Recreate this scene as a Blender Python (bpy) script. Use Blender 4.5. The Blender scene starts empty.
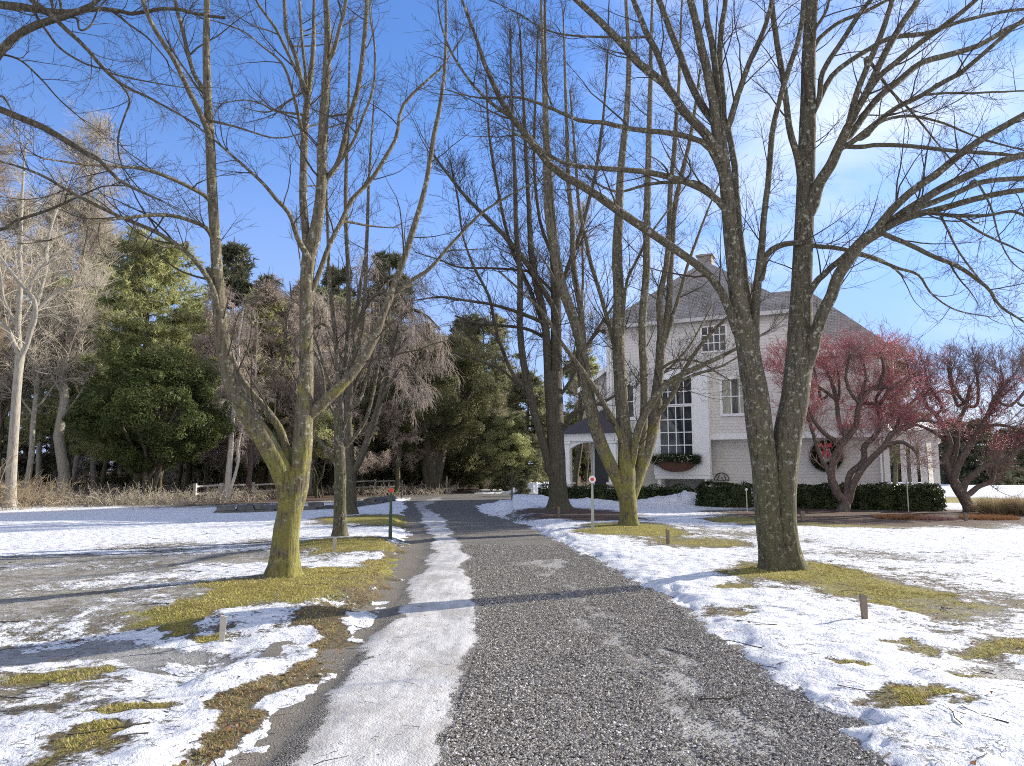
import bpy, math, random
import numpy as np
random.seed(7); RNG = np.random.default_rng(11)
C = bpy.context.scene.collection
F = 740.0; TH = math.radians(6.7); EYE = 1.55
CT, ST = math.cos(TH), math.sin(TH)
PI = math.pi

def P(x, y, D):
    """point at depth D (metres along +Y) seen at photo position x, y"""
    xc, yc = (x-512)/F, (383-y)/F
    t = D/(CT - yc*ST)
    return np.array((xc*t, D, EYE + (ST + yc*CT)*t))
def G(x, y):
    """point of the flat ground seen at photo position x, y"""
    xc, yc = (x-512)/F, (383-y)/F
    t = -EYE/(ST + yc*CT)
    return (xc*t, (CT - yc*ST)*t)
def proj(p):
    d = np.asarray(p, float) - np.array((0, 0, EYE))
    f = d[..., 1]*CT + d[..., 2]*ST; u = -d[..., 1]*ST + d[..., 2]*CT
    return 512 + F*d[..., 0]/f, 383 - F*u/f

# ---------- noise ----------
def _hash(ix, iy, seed):
    h = (ix.astype(np.int64)*374761393 + iy.astype(np.int64)*668265263 + seed*1442695041) & 0xffffffff
    h = ((h ^ (h >> 13))*1274126177) & 0xffffffff
    return ((h ^ (h >> 16)) & 0xffff)/65535.0
def vnoise(x, y, seed=0):
    x = np.asarray(x, float); y = np.asarray(y, float)
    ix = np.floor(x); iy = np.floor(y); fx = x-ix; fy = y-iy
    fx = fx*fx*(3-2*fx); fy = fy*fy*(3-2*fy)
    a = _hash(ix, iy, seed); b = _hash(ix+1, iy, seed); c = _hash(ix, iy+1, seed); d = _hash(ix+1, iy+1, seed)
    return (a*(1-fx)+b*fx)*(1-fy) + (c*(1-fx)+d*fx)*fy
def fbm(x, y, seed=0, oct=4):
    s = 0; a = .5; n = 0
    for k in range(oct):
        s = s + a*vnoise(x*2**k + 17.3*k, y*2**k - 9.1*k, seed+k); n += a; a *= .5
    return s/n
def sstep(a, b, x):
    t = np.clip((x-a)/(b-a), 0, 1); return t*t*(3-2*t)

# ---------- scene graph ----------
def link(o, parent=None):
    C.objects.link(o)
    if parent is not None: o.parent = parent
    return o
def thing(name, label, cat, loc=(0, 0, 0), rz=0, group=None):
    o = bpy.data.objects.new(name, None); o.empty_display_size = .2
    link(o); o.location = [float(v) for v in loc]; o.rotation_euler = (0, 0, rz)
    return tag(o, label, cat, group)
def tag(o, label=None, cat=None, group=None, kind=None):
    if label: o['label'] = label
    if cat: o['category'] = cat
    if group: o['group'] = group
    if kind: o['kind'] = kind
    return o
def npmesh(name, V, Fc, mats, parent=None, smooth=True, midx=None, origin=None):
    """V (n,3); Fc (m,k) index array of quads or tris"""
    V = np.asarray(V, dtype=np.float32); Fc = np.asarray(Fc, dtype=np.int32)
    if origin is not None: V = V - np.asarray(origin, dtype=np.float32)
    me = bpy.data.meshes.new(name); k = Fc.shape[1]
    me.vertices.add(len(V)); me.vertices.foreach_set('co', V.ravel())
    me.loops.add(Fc.size); me.loops.foreach_set('vertex_index', Fc.ravel())
    me.polygons.add(len(Fc)); me.polygons.foreach_set('loop_start', np.arange(0, Fc.size, k, dtype=np.int32))
    if midx is not None: me.polygons.foreach_set('material_index', np.asarray(midx, dtype=np.int32))
    me.update(calc_edges=True)
    me.polygons.foreach_set('use_smooth', np.full(len(Fc), smooth)); 
    for m in (mats if isinstance(mats, (list, tuple)) else [mats]): me.materials.append(m)
    o = bpy.data.objects.new(name, me); link(o, parent)
    if origin is not None and parent is None: o.location = [float(v) for v in origin]
    return o
def dup_tree(o, loc, rz, scale=(1, 1, 1), label=None):
    r = o.copy(); C.objects.link(r); r.location = [float(v) for v in loc]; r.rotation_euler = (0, 0, rz); r.scale = scale
    if label: r['label'] = label
    for ch in o.children:
        c = ch.copy(); C.objects.link(c); c.parent = r
        for g in ch.children:
            d = g.copy(); C.objects.link(d); d.parent = c
    return r

# polygon builder for hard-edged things
class MB:
    def __init__(s): s.v = []; s.f = []
    def poly(s, pts):
        n = len(s.v); s.v += [tuple(map(float, p)) for p in pts]; s.f.append(tuple(range(n, n+len(pts)))); return s
    def box(s, x0, x1, y0, y1, z0, z1):
        n = len(s.v)
        s.v += [(x, y, z) for z in (z0, z1) for (x, y) in ((x0, y0), (x1, y0), (x1, y1), (x0, y1))]
        s.f += [tuple(n+i for i in q) for q in ((3, 2, 1, 0), (4, 5, 6, 7), (0, 1, 5, 4), (1, 2, 6, 5), (2, 3, 7, 6), (3, 0, 4, 7))]
        return s
    def cyl(s, x, y, z0, z1, r0, r1=None, n=12, cap=True):
        r1 = r0 if r1 is None else r1; b = len(s.v)
        for z, r in ((z0, r0), (z1, r1)):
            s.v += [(x+r*math.cos(2*PI*k/n), y+r*math.sin(2*PI*k/n), z) for k in range(n)]
        for k in range(n): s.f.append((b+k, b+(k+1) % n, b+n+(k+1) % n, b+n+k))
        if cap: s.f += [tuple(b+k for k in reversed(range(n))), tuple(b+n+k for k in range(n))]
        return s
    def bar(s, a, b, r, n=8):
        a = np.array(a, float); b = np.array(b, float); t = b-a; t /= np.linalg.norm(t)
        ref = np.array((0, 0, 1.)) if abs(t[2]) < .9 else np.array((1., 0, 0)); u = np.cross(t, ref); u /= np.linalg.norm(u); w = np.cross(t, u)
        i = len(s.v)
        for c in (a, b): s.v += [tuple(c + r*(math.cos(2*PI*k/n)*u + math.sin(2*PI*k/n)*w)) for k in range(n)]
        for k in range(n): s.f.append((i+k, i+(k+1) % n, i+n+(k+1) % n, i+n+k))
        s.f += [tuple(i+k for k in reversed(range(n))), tuple(i+n+k for k in range(n))]
        return s
    def build(s, name, m, parent=None, bevel=0, smooth=False):
        me = bpy.data.meshes.new(name); me.from_pydata(s.v, [], s.f); me.update(); me.materials.append(m)
        if smooth: me.polygons.foreach_set('use_smooth', [True]*len(me.polygons))
        o = bpy.data.objects.new(name, me); link(o, parent)
        if bevel:
            b = o.modifiers.new('bevel', 'BEVEL'); b.width = bevel; b.segments = 2; b.limit_method = 'ANGLE'
        return o

# ---------- materials ----------
class NT:
    def __init__(s, name):
        s.m = bpy.data.materials.new(name); s.m.use_nodes = True; s.t = s.m.node_tree; s.n = s.t.nodes; s.l = s.t.links
        s.b = s.n['Principled BSDF']; s.tc = s.n.new('ShaderNodeTexCoord')
    def new(s, typ, **kw):
        n = s.n.new(typ)
        for k, v in kw.items(): setattr(n, k, v)
        return n
    def put(s, sock, v):
        if hasattr(v, 'is_output'): s.l.new(v, sock)
        else: sock.default_value = v
    def mapped(s, scale=(1, 1, 1), co='Object'):
        m = s.new('ShaderNodeMapping'); s.l.new(s.tc.outputs[co], m.inputs[0]); m.inputs['Scale'].default_value = scale; return m.outputs[0]
    def noise(s, scale, detail=4, rough=.55, co=None, dist=0):
        n = s.new('ShaderNodeTexNoise'); s.l.new(co or s.tc.outputs['Object'], n.inputs['Vector'])
        n.inputs['Scale'].default_value = scale; n.inputs['Detail'].default_value = detail; n.inputs['Roughness'].default_value = rough
        n.inputs['Distortion'].default_value = dist; return n.outputs['Fac']
    def voro(s, scale, co=None, out='Distance', feature='F1', rnd=1):
        n = s.new('ShaderNodeTexVoronoi', feature=feature); s.l.new(co or s.tc.outputs['Object'], n.inputs['Vector'])
        n.inputs['Scale'].default_value = scale; n.inputs['Randomness'].default_value = rnd; return n.outputs[out]
    def math(s, op, a, b=0., c=0., clamp=False):
        n = s.new('ShaderNodeMath', operation=op, use_clamp=clamp)
        s.put(n.inputs[0], a); s.put(n.inputs[1], b); s.put(n.inputs[2], c); return n.outputs[0]
    def ss(s, v, a, b, lo=0., hi=1.):
        n = s.new('ShaderNodeMapRange', interpolation_type='SMOOTHSTEP'); s.put(n.inputs[0], v)
        for i, q in enumerate((a, b, lo, hi)): n.inputs[1+i].default_value = q
        return n.outputs[0]
    def mix(s, f, a, b, mode='MIX'):
        n = s.new('ShaderNodeMix', data_type='RGBA', blend_type=mode); s.put(n.inputs[0], f)
        s.put(n.inputs[6], (*a, 1) if isinstance(a, tuple) and len(a) == 3 else a)
        s.put(n.inputs[7], (*b, 1) if isinstance(b, tuple) and len(b) == 3 else b); return n.outputs[2]
    def ramp(s, f, stops):
        n = s.new('ShaderNodeValToRGB'); s.put(n.inputs[0], f); e = n.color_ramp.elements
        while len(e) < len(stops): e.new(.5)
        for q, (p, c) in zip(e, stops): q.position = p; q.color = (*c, 1)
        return n.outputs[0]
    def bump(s, h, dist, strength=1.):
        n = s.new('ShaderNodeBump'); s.put(n.inputs['Height'], h); n.inputs['Distance'].default_value = dist; n.inputs['Strength'].default_value = strength
        s.l.new(n.outputs[0], s.b.inputs['Normal']); return n
    def fin(s, col, rough=.8, spec=.3):
        s.put(s.b.inputs['Base Color'], (*col, 1) if isinstance(col, tuple) and len(col) == 3 else col)
        s.put(s.b.inputs['Roughness'], rough); s.b.inputs['Specular IOR Level'].default_value = spec; return s.m

def simple(name, col, rough=.6, spec=.3, var=.25, scale=8, bump=0, metal=0):
    t = NT(name); n = t.noise(scale, 5)
    c = t.mix(n, tuple(v*(1-var) for v in col), tuple(min(1, v*(1+var)) for v in col))
    if bump: t.bump(n, bump)
    t.b.inputs['Metallic'].default_value = metal
    return t.fin(c, rough, spec)

def bark(name, dark, light, moss=None, mossamt=.5, lichen=.3, furrow=1.0, hi=3.0):
    t = NT(name)
    v = t.mapped((1, 1, .22)); n1 = t.noise(24, 9, .78, v, .8); n2 = t.noise(3.2, 5, .6); n3 = t.noise(60, 3, .6)
    vo = t.voro(30, t.mapped((1, 1, .12)), 'Distance')
    h = t.math('ADD', t.math('MULTIPLY', n1, 1.1), t.math('MULTIPLY', vo, .7))
    fur = t.ss(h, .42, 1.12); c = t.mix(fur, dark, light)
    c = t.mix(t.ss(n3, .3, .75), c, t.mix(.5, c, light))
    sp = t.math('MAXIMUM', t.ss(t.noise(13, 4, .7), .575, .62), t.math('MULTIPLY', t.ss(t.noise(45, 2, .6), .60, .66), .6))
    c = t.mix(t.math('MULTIPLY', sp, lichen), c, (.42, .43, .35))
    if moss:
        sep = t.new('ShaderNodeSeparateXYZ'); t.l.new(t.tc.outputs['Object'], sep.inputs[0])
        low = t.ss(sep.outputs[2], 0.1, hi, 1., .0)
        mm = t.math('MULTIPLY', t.math('MULTIPLY', t.ss(t.math('ADD', n2, t.math('MULTIPLY', low, .27)), .58, .80), mossamt), t.ss(fur, 0, 1, .35, 1.))
        c = t.mix(mm, c, t.mix(t.ss(n3, .3, .7), moss, tuple(q*1.7 for q in moss)))
    t.bump(t.math('ADD', h, t.math('MULTIPLY', n3, .25)), .011*furrow, 1.)
    return t.fin(c, .92, .15)

# ---------- tubes ----------
def norm(a): return a/np.maximum(np.linalg.norm(a, axis=-1, keepdims=True), 1e-9)
def catmull(A, K):
    A = np.asarray(A, float)
    if len(A) == 2: return A[0] + (A[1]-A[0])*np.linspace(0, 1, K)[:, None]
    ch = np.r_[0, np.cumsum(np.linalg.norm(np.diff(A[:, :2], axis=0), axis=1))]; ch /= ch[-1]
    t = np.linspace(0, 1, K); i = np.clip(np.searchsorted(ch, t, 'right')-1, 0, len(A)-2)
    u = ((t-ch[i])/np.maximum(ch[i+1]-ch[i], 1e-9))[:, None]
    p1 = A[i]; p2 = A[i+1]; p0 = A[np.maximum(i-1, 0)]; p3 = A[np.minimum(i+2, len(A)-1)]
    return .5*((2*p1) + (p2-p0)*u + (2*p0-5*p1+4*p2-p3)*u**2 + (3*p1-p0-3*p2+p3)*u**3)
def tubes(B, R, S):
    """B (N,K,3), R (N,K) -> verts, quads"""
    N, K, _ = B.shape
    T = norm(np.gradient(B, axis=1)); mt = norm(T.mean(1)); ref = np.zeros_like(mt)
    ref[np.arange(N), np.argmin(np.abs(mt), axis=1)] = 1
    U = norm(np.cross(T, ref[:, None, :])); W = np.cross(T, U)
    a = np.linspace(0, 2*PI, S, endpoint=False)
    V = B[:, :, None, :] + R[:, :, None, None]*(np.cos(a)[None, None, :, None]*U[:, :, None, :] + np.sin(a)[None, None, :, None]*W[:, :, None, :])
    base = (np.arange(N)*K*S)[:, None, None] + (np.arange(K-1)*S)[None, :, None]
    s = np.arange(S)[None, None, :]; s2 = (s+1) % S
    Q = np.stack([base+s, base+s2, base+S+s2, base+S+s], -1).reshape(-1, 4)
    return V.reshape(-1, 3), Q
class Acc:
    def __init__(s): s.V = []; s.Q = []; s.n = 0
    def add(s, V, Q): s.V.append(V); s.Q.append(Q+s.n); s.n += len(V)
    def tubes(s, B, R, S): s.add(*tubes(B, R, S))
    def mesh(s, name, m, parent=None, origin=None, smooth=True): return npmesh(name, np.concatenate(s.V), np.concatenate(s.Q), m, parent, smooth, origin=origin)

def spawn(B, R, per, ang=(35, 60), tr=(.15, 1.), length=(.5, 1.), lpow=.5, wig=.12, up=.05, K=6, rk=.55, rlen=.012, rmin=.0012, droop=0., side=None, rng=RNG):
    """children of branches B; per = children per branch (array or float); lengths in metres scaled by (1-t)^lpow"""
    N, KK, _ = B.shape
    per = np.broadcast_to(np.asarray(per, float), (N,))
    cnt = np.floor(per + rng.random(N)).astype(int); idx = np.repeat(np.arange(N), cnt); M = len(idx)
    t = rng.uniform(tr[0], tr[1], M); f = t*(KK-1); i0 = np.minimum(f.astype(int), KK-2); u = (f-i0)[:, None]
    pos = B[idx, i0]*(1-u) + B[idx, i0+1]*u; tan = norm(B[idx, i0+1]-B[idx, i0]); rad = R[idx, i0]*(1-u[:, 0]) + R[idx, i0+1]*u[:, 0]
    rv = rng.normal(size=(M, 3)); perp = norm(rv - (rv*tan).sum(1, keepdims=True)*tan)
    a = np.radians(rng.uniform(ang[0], ang[1], M))[:, None]
    d = norm(np.cos(a)*tan + np.sin(a)*perp)
    L = rng.uniform(length[0], length[1], M)*(1.05-t)**lpow
    if not isinstance(lpow, (int, float)): pass
    out = np.zeros((M, K, 3)); out[:, 0] = pos; cur = pos.copy(); curv = rng.normal(size=(M, 3))*wig
    for k in range(1, K):
        d = d + curv*.6 + rng.normal(size=(M, 3))*wig; d[:, 2] += up - droop*k/K; d = norm(d)
        cur = cur + d*(L/(K-1))[:, None]; out[:, k] = cur
    r0 = np.maximum(np.minimum(rad*rk, L*rlen), rmin*1.2)
    w = np.linspace(0, 1, K)[None]
    Ro = np.maximum(r0[:, None]*(1-w)**.8, rmin)
    return out, Ro
M = {}
def mk_mats():
    M['bark_moss'] = bark('bark_mossy', (.016, .013, .009), (.135, .115, .078), (.15, .14, .03), .75, .5, 1.1, 4.2)
    M['bark'] = bark('bark_grey', (.012, .010, .007), (.105, .09, .063), (.06, .062, .02), .45, .55, 1.0, 3.5)
    M['bark_dark'] = bark('bark_dark', (.014, .012, .009), (.09, .077, .057), (.05, .055, .02), .3, .2, 1.0, 3.0)
    M['bark_pale'] = bark('bark_pale', (.10, .09, .072), (.30, .275, .23), None, 0, .3, .5)
    M['bark_birch'] = bark('bark_birch', (.18, .155, .13), (.48, .44, .39), None, 0, .2, .4)
    M['bark_crab'] = bark('bark_crab', (.03, .022, .018), (.12, .09, .075), None, 0, .35, .8)
    M['twig'] = simple('twig_grey', (.06, .049, .035), .85, .2, .4, 3)
    M['twig_far'] = simple('twig_far', (.38, .33, .255), .9, .1, .35, .5)
    M['twig_pale'] = simple('twig_pale', (.46, .41, .33), .9, .1, .3, .5)
    M['twig_tan'] = simple('twig_tan', (.33, .26, .17), .9, .1, .35, .5)
    M['twig_pink'] = simple('twig_pink', (.34, .28, .235), .9, .1, .3, .5)
    M['twig_crab'] = simple('twig_crab', (.30, .19, .175), .9, .1, .3, 1)
    M['berry'] = simple('berry_red', (.60, .13, .16), .45, .4, .5, 2)
    def leaf(name, a, b, rough=.5, trans=.25, sc=.9):
        t = NT(name); n = t.noise(sc, 4); n2 = t.noise(11, 2)
        c = t.mix(t.ss(t.math('ADD', t.math('MULTIPLY', n, .7), t.math('MULTIPLY', n2, .3)), .35, .65), a, b)
        t.fin(c, rough, .12)
        tr = t.new('ShaderNodeBsdfTranslucent'); t.l.new(c, tr.inputs[0]); mx = t.new('ShaderNodeMixShader'); mx.inputs[0].default_value = trans
        t.l.new(t.b.outputs[0], mx.inputs[1]); t.l.new(tr.outputs[0], mx.inputs[2]); t.l.new(mx.outputs[0], t.n['Material Output'].inputs[0])
        return t.m
    M['pine'] = leaf('needles_pine', (.27, .29, .12), (.50, .50, .25), .6, .5)
    M['pine_dark'] = leaf('needles_dark', (.09, .10, .06), (.19, .19, .12), .6, .2)
    M['pine_far'] = leaf('needles_far', (.17, .18, .095), (.32, .31, .18), .7, .4)
    M['rhodo'] = leaf('leaf_rhodo', (.04, .055, .02), (.115, .135, .045), .6, .3)
    M['yew'] = leaf('leaf_yew', (.055, .06, .028), (.17, .165, .075), .6, .3)
    M['hedge'] = leaf('leaf_hedge', (.022, .034, .014), (.085, .10, .04), .4, .15, 3)
    M['grassblade'] = leaf('grass_blade', (.30, .27, .07), (.50, .45, .14), .6, .3, 2)
    M['straw'] = leaf('straw_blade', (.27, .20, .11), (.42, .33, .19), .7, .25, 2)
    M['deadleaf'] = leaf('dead_leaf', (.16, .08, .035), (.33, .17, .08), .7, .2, 20)
    # siding: clapboards as a real bump along z
    def siding(name, col, dk):
        t = NT(name); sep = t.new('ShaderNodeSeparateXYZ'); t.l.new(t.tc.outputs['Object'], sep.inputs[0])
        fr = t.math('FRACT', t.math('MULTIPLY', sep.outputs[2], 1/.15))
        n = t.noise(2.5, 4)
        c = t.mix(n, tuple(q*.9 for q in col), tuple(q*1.08 for q in col))
        c = t.mix(t.ss(fr, .86, .97), c, dk)
        t.bump(t.math('SUBTRACT', 1., fr), .006, 1.); return t.fin(c, .65, .3)
    M['siding'] = siding('siding_grey', (.68, .64, .575), (.54, .51, .46))
    M['siding_warm'] = siding('siding_beige', (.60, .565, .50), (.49, .46, .41))
    M['trim'] = simple('trim_white', (.80, .78, .74), .5, .4, .06, 3)
    t = NT('roof_shingle'); br = t.new('ShaderNodeTexBrick'); t.l.new(t.tc.outputs['UV'], br.inputs[0])
    br.inputs['Scale'].default_value = 1; br.inputs['Color1'].default_value = (.25, .22, .19, 1); br.inputs['Color2'].default_value = (.37, .33, .285, 1); br.inputs['Mortar'].default_value = (.06, .055, .05, 1)
    br.inputs['Brick Width'].default_value = .28; br.inputs['Row Height'].default_value = .15; br.inputs['Mortar Size'].default_value = .012
    c = t.mix(t.ss(t.noise(1.4, 5), .3, .7), br.outputs[0], t.mix(.5, br.outputs[0], (.38, .35, .32)))
    t.bump(br.outputs['Fac'], -.01); M['shingle'] = t.fin(c, .9, .15)
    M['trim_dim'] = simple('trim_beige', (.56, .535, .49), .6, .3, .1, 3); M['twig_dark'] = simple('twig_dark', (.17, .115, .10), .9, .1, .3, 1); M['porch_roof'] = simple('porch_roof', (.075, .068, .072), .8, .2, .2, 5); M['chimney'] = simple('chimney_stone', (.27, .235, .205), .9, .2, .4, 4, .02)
    t = NT('window_glass'); M['glass'] = t.fin((.025, .03, .035), .04, .6)
    M['curtain'] = simple('curtain', (.45, .42, .33), .9, .1, .2, 6)
    M['door'] = simple('door_dark', (.03, .03, .035), .4, .4)
    M['darkmetal'] = simple('metal_black', (.03, .03, .032), .5, .4)
    M['green_post'] = simple('post_green', (.035, .07, .045), .5, .4, .3, 10)
    M['pale_post'] = simple('post_pale', (.35, .37, .31), .6, .3, .2, 10)
    M['reflector'] = simple('reflector_red', (.65, .03, .03), .3, .5, .1)
    M['ref_white'] = simple('reflector_white', (.8, .78, .76), .4, .4, .05)
    M['wood'] = simple('stake_wood', (.20, .16, .115), .85, .2, .4, 12, .003)
    M['wood_pale'] = simple('rail_wood', (.52, .48, .42), .85, .2, .25, 6, .005)
    M['wood_grey'] = simple('stake_grey', (.42, .38, .32), .85, .2, .3, 12, .003)
    M['bow'] = simple('bow_red', (.45, .03, .05), .5, .4, .2)
    M['planter'] = simple('planter_brown', (.12, .06, .045), .8, .2, .3)
    t = NT('wall_stone'); v = t.voro(2.2, None, 'Color'); n = t.noise(6, 6)
    t.bump(n, .04); M['stone'] = t.fin(t.mix(n, (.05, .05, .048), (.19, .185, .175)), .9, .2)
    M['snowlump'] = simple('snow_lump', (.80, .83, .88), .55, .3, .05, 6, .03)
# ---------- ground ----------
def edge(pts):
    q = sorted([G(x, y)[::-1] for x, y in pts]); return np.array([a for a, _ in q]), np.array([b for _, b in q])
LE = edge([(205, 766), (262, 715), (318, 655), (352, 612), (377, 580), (390, 555), (396, 535), (400, 520), (402, 508), (402, 501)])
RE = edge([(935, 775), (914, 757), (881, 730), (847, 704), (780, 672), (750, 655), (711, 629), (674, 600), (648, 585), (614, 564), (581, 551), (562, 540), (540, 528), (512, 519), (488, 512), (478, 506)])
LE = (np.r_[1.0, LE[0], 43.5, 45.5, 90], np.r_[LE[1][0]+.6, LE[1], LE[1][-1]-.1, -6.5, -9])
RE = (np.r_[1.0, RE[0], 39, 41, 44, 56], np.r_[RE[1][0]-.4, RE[1], RE[1][-1]+1.0, 3.0, 9, 26])
IL = edge([(262, 775), (330, 695), (372, 640), (402, 600), (424, 565), (431, 545), (424, 525), (418, 510), (415, 503)])
IR = edge([(440, 772), (468, 700), (483, 645), (479, 600), (470, 560), (455, 530), (440, 515), (425, 506)])
def road_d(X, Y):
    """signed distance into the drive (positive inside)"""
    xl = np.interp(Y, *LE); xr = np.interp(Y, *RE)
    d = np.minimum(X-xl, xr-X)*.75
    return np.minimum(d, (50.5-Y))
def blob(X, Y, px, py, hw, hh, soft=.6):
    cx, cy = G(px, py); rx = abs(G(px+hw, py)[0]-cx); ry = max((G(px, py-hh)[1]-G(px, py+hh)[1])/2, .2)
    e = np.sqrt(((X-cx)/rx)**2 + ((Y-cy)/ry)**2)
    return 1-sstep(1-soft, 1+soft, e)
def strip(X, Y, pts):
    best = np.zeros_like(X)
    W = [(*G(x, y), abs(G(x+w, y)[0]-G(x, y)[0])) for x, y, w in pts]
    for (ax, ay, aw), (bx, by, bw) in zip(W, W[1:]):
        dx, dy = bx-ax, by-ay; t = np.clip(((X-ax)*dx+(Y-ay)*dy)/(dx*dx+dy*dy), 0, 1)
        d = np.hypot(X-ax-t*dx, Y-ay-t*dy); w = aw+(bw-aw)*t
        best = np.maximum(best, 1-sstep(.6, 1.3, d/w))
    return best
def mx(*a):
    r = a[0]
    for q in a[1:]: r = np.maximum(r, q)
    return r
HOUSE_O = P(600, 470, 38.0); HYAW = math.radians(-27)
UX, UY = math.cos(HYAW), math.sin(HYAW)
def fields(X, Y):
    n1 = fbm(X*.9, Y*.9, 3, 5); n2 = fbm(X*3.1, Y*3.1, 9, 4); n3 = fbm(X*.25, Y*.25, 21, 3)
    rd = road_d(X, Y); X0, Y0 = X, Y
    X = X + (fbm(X*1.1, Y*1.1, 51, 4)-.5)*1.1 + (fbm(X*5, Y*5, 52, 3)-.5)*.34; Y = Y + (fbm(X0*1.1, Y0*1.1, 53, 4)-.5)*1.5 + (fbm(X0*5, Y0*5, 54, 3)-.5)*.42
    B = lambda *a: blob(X, Y, *a)
    green = mx(B(262, 595, 74, 16), B(325, 578, 48, 7), B(215, 611, 42, 11), B(345, 547, 60, 7), B(375, 521, 52, 5), B(384, 566, 26, 12)*.8,
               B(632, 533, 50, 7), B(800, 576, 66, 11), B(872, 590, 56, 12)*.85, B(950, 606, 40, 12)*.55, B(990, 642, 34, 12)*.7, B(940, 668, 24, 7)*.75, B(930, 706, 50, 8)*.8, B(850, 664, 26, 5)*.75,
               B(745, 587, 26, 5)*.6, B(725, 612, 20, 5)*.5, B(820, 523, 85, 4), B(745, 521, 30, 4), B(905, 640, 30, 5)*.6, B(1010, 600, 40, 7)*.5, B(960, 500, 70, 3), B(700, 543, 60, 6)*.62,
               B(135, 704, 46, 8)*.8, B(55, 668, 72, 13)*.72, B(25, 752, 52, 18)*.85, B(205, 620, 16, 7))
    edgegrass = strip(X, Y, [(185, 775, 34), (240, 715, 32), (290, 660, 28), (335, 612, 22), (368, 580, 16), (386, 553, 10)])
    slush = mx(B(85, 600, 230, 20)*.74, B(160, 558, 180, 7)*.75, B(940, 600, 130, 55)*.40, B(880, 555, 120, 8)*.35, B(60, 690, 110, 25)*.45, B(230, 545, 120, 6)*.5, B(10, 575, 150, 22)*.75, B(1000, 668, 60, 16)*.8, B(990, 615, 60, 12)*.5, B(735, 535, 70, 7)*.5, B(960, 630, 60, 22)*.4)
    puddle = mx(B(70, 640, 165, 9), B(165, 648, 60, 8), B(1015, 672, 50, 14)*.9)
    puddle = puddle*(1-green)
    mulch = mx(B(575, 517, 58, 5), B(845, 516, 112, 8), B(1010, 517, 90, 9), B(250, 497, 120, 6)*.9, B(345, 489, 40, 2)*.6)
    far_left = sstep(33, 36, Y + .12*(X+8))*(X < -2.5)*(1-B(330, 502, 70, 8))*(1-B(395, 505, 40, 8))
    mulch = mx(mulch, far_left*.9)
    wood = mx(sstep(60, 64, Y)*(X < 25), sstep(4, 8, X-3)*sstep(44, 50, Y)*(X < 14)*.0)
    mulch = mx(mulch, wood)
    snow = .87 - mx(green*1.0, edgegrass*.80, slush*.70, puddle*.62, mulch)
    n4 = fbm(X0*8.5, Y0*7, 77, 3); near = sstep(16, 7, Y)
    anyg = mx(green, edgegrass, slush, mulch)
    snow = snow + (n1-.5)*.75*(.30+anyg) + (n2-.5)*.40 + (n4-.5)*.55*near*(.45+anyg)
    snow = snow + .12*sstep(0, .5, -rd)*sstep(1.6, .6, -rd)*(X > 0)
    return dict(rd=rd, green=green, edge=edgegrass, slush=slush, puddle=puddle, mulch=mulch, snow=snow, n1=n1, n2=n2, n3=n3, n4=n4)
def height(X, Y, f=None):
    f = f or fields(X, Y); B = lambda *a: blob(X, Y, *a)
    z = (f['n3']-.5)*.10
    z = z + .10*B(270, 590, 120, 24, .9) + .08*B(345, 545, 70, 8, .9) + .08*B(375, 520, 60, 6, .9) + .10*B(632, 531, 70, 8, .9) + .09*B(795, 575, 110, 18, .9) + .12*B(565, 514, 60, 6, .9)
    z = z - .12*B(90, 640, 190, 20, .9) - .10*B(195, 662, 34, 16, .8) + .07*B(232, 668, 34, 12, .8) - .06*B(1010, 672, 70, 20, .9)
    s = sstep(.35, .95, f['snow'])
    fine = sstep(38, 8, Y)
    dim = fbm(X*4.5+Y*1.2, Y*2.6, 31, 3); dim2 = fbm(X*9, Y*7, 47, 3)
    z = z + s*(.010 + .008*(X > 0)) + s*fine*((dim-.5)*.05 + (dim2-.5)*.03) + (1-s)*((f['n2']-.5)*.03)
    # low ploughed bank along the drive, higher far away
    bank = sstep(.0, .35, -f['rd'])*sstep(1.9, .5, -f['rd'])
    z = z + bank*(.02+.05*(f['n1']-.4))*(X > 0) + bank*sstep(24, 31, Y)*(X > 0)*(.10+.30*f['n1'])
    for (px, py, r, h) in ((545, 486, 2.4, .95), (518, 489, 1.4, .45), (690, 503, 1.5, .55), (655, 505, 1.7, .3), (590, 506, 2.2, .3), (535, 506, 1.6, .35), (505, 511, 1.3, .28)):
        D = {486: 50, 489: 49, 503: 33.5, 505: 33, 506: 32, 511: 29}[py]; c = P(px, 480, D)
        e = np.hypot((X-c[0])/r, (Y-c[1])/(r*.7)); z = z + h*np.exp(-e*e*1.6)*(.7+.6*f['n2'])
    dip = sstep(-.22, .30, f['rd'] + (f['n2']-.5)*.45 + (f['n1']-.5)*.4 + (f['n4']-.5)*.25)
    return z*(1-dip) - .085*dip
def gz(x, y):
    return float(height(np.array([float(x)]), np.array([float(y)]))[0])

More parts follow.
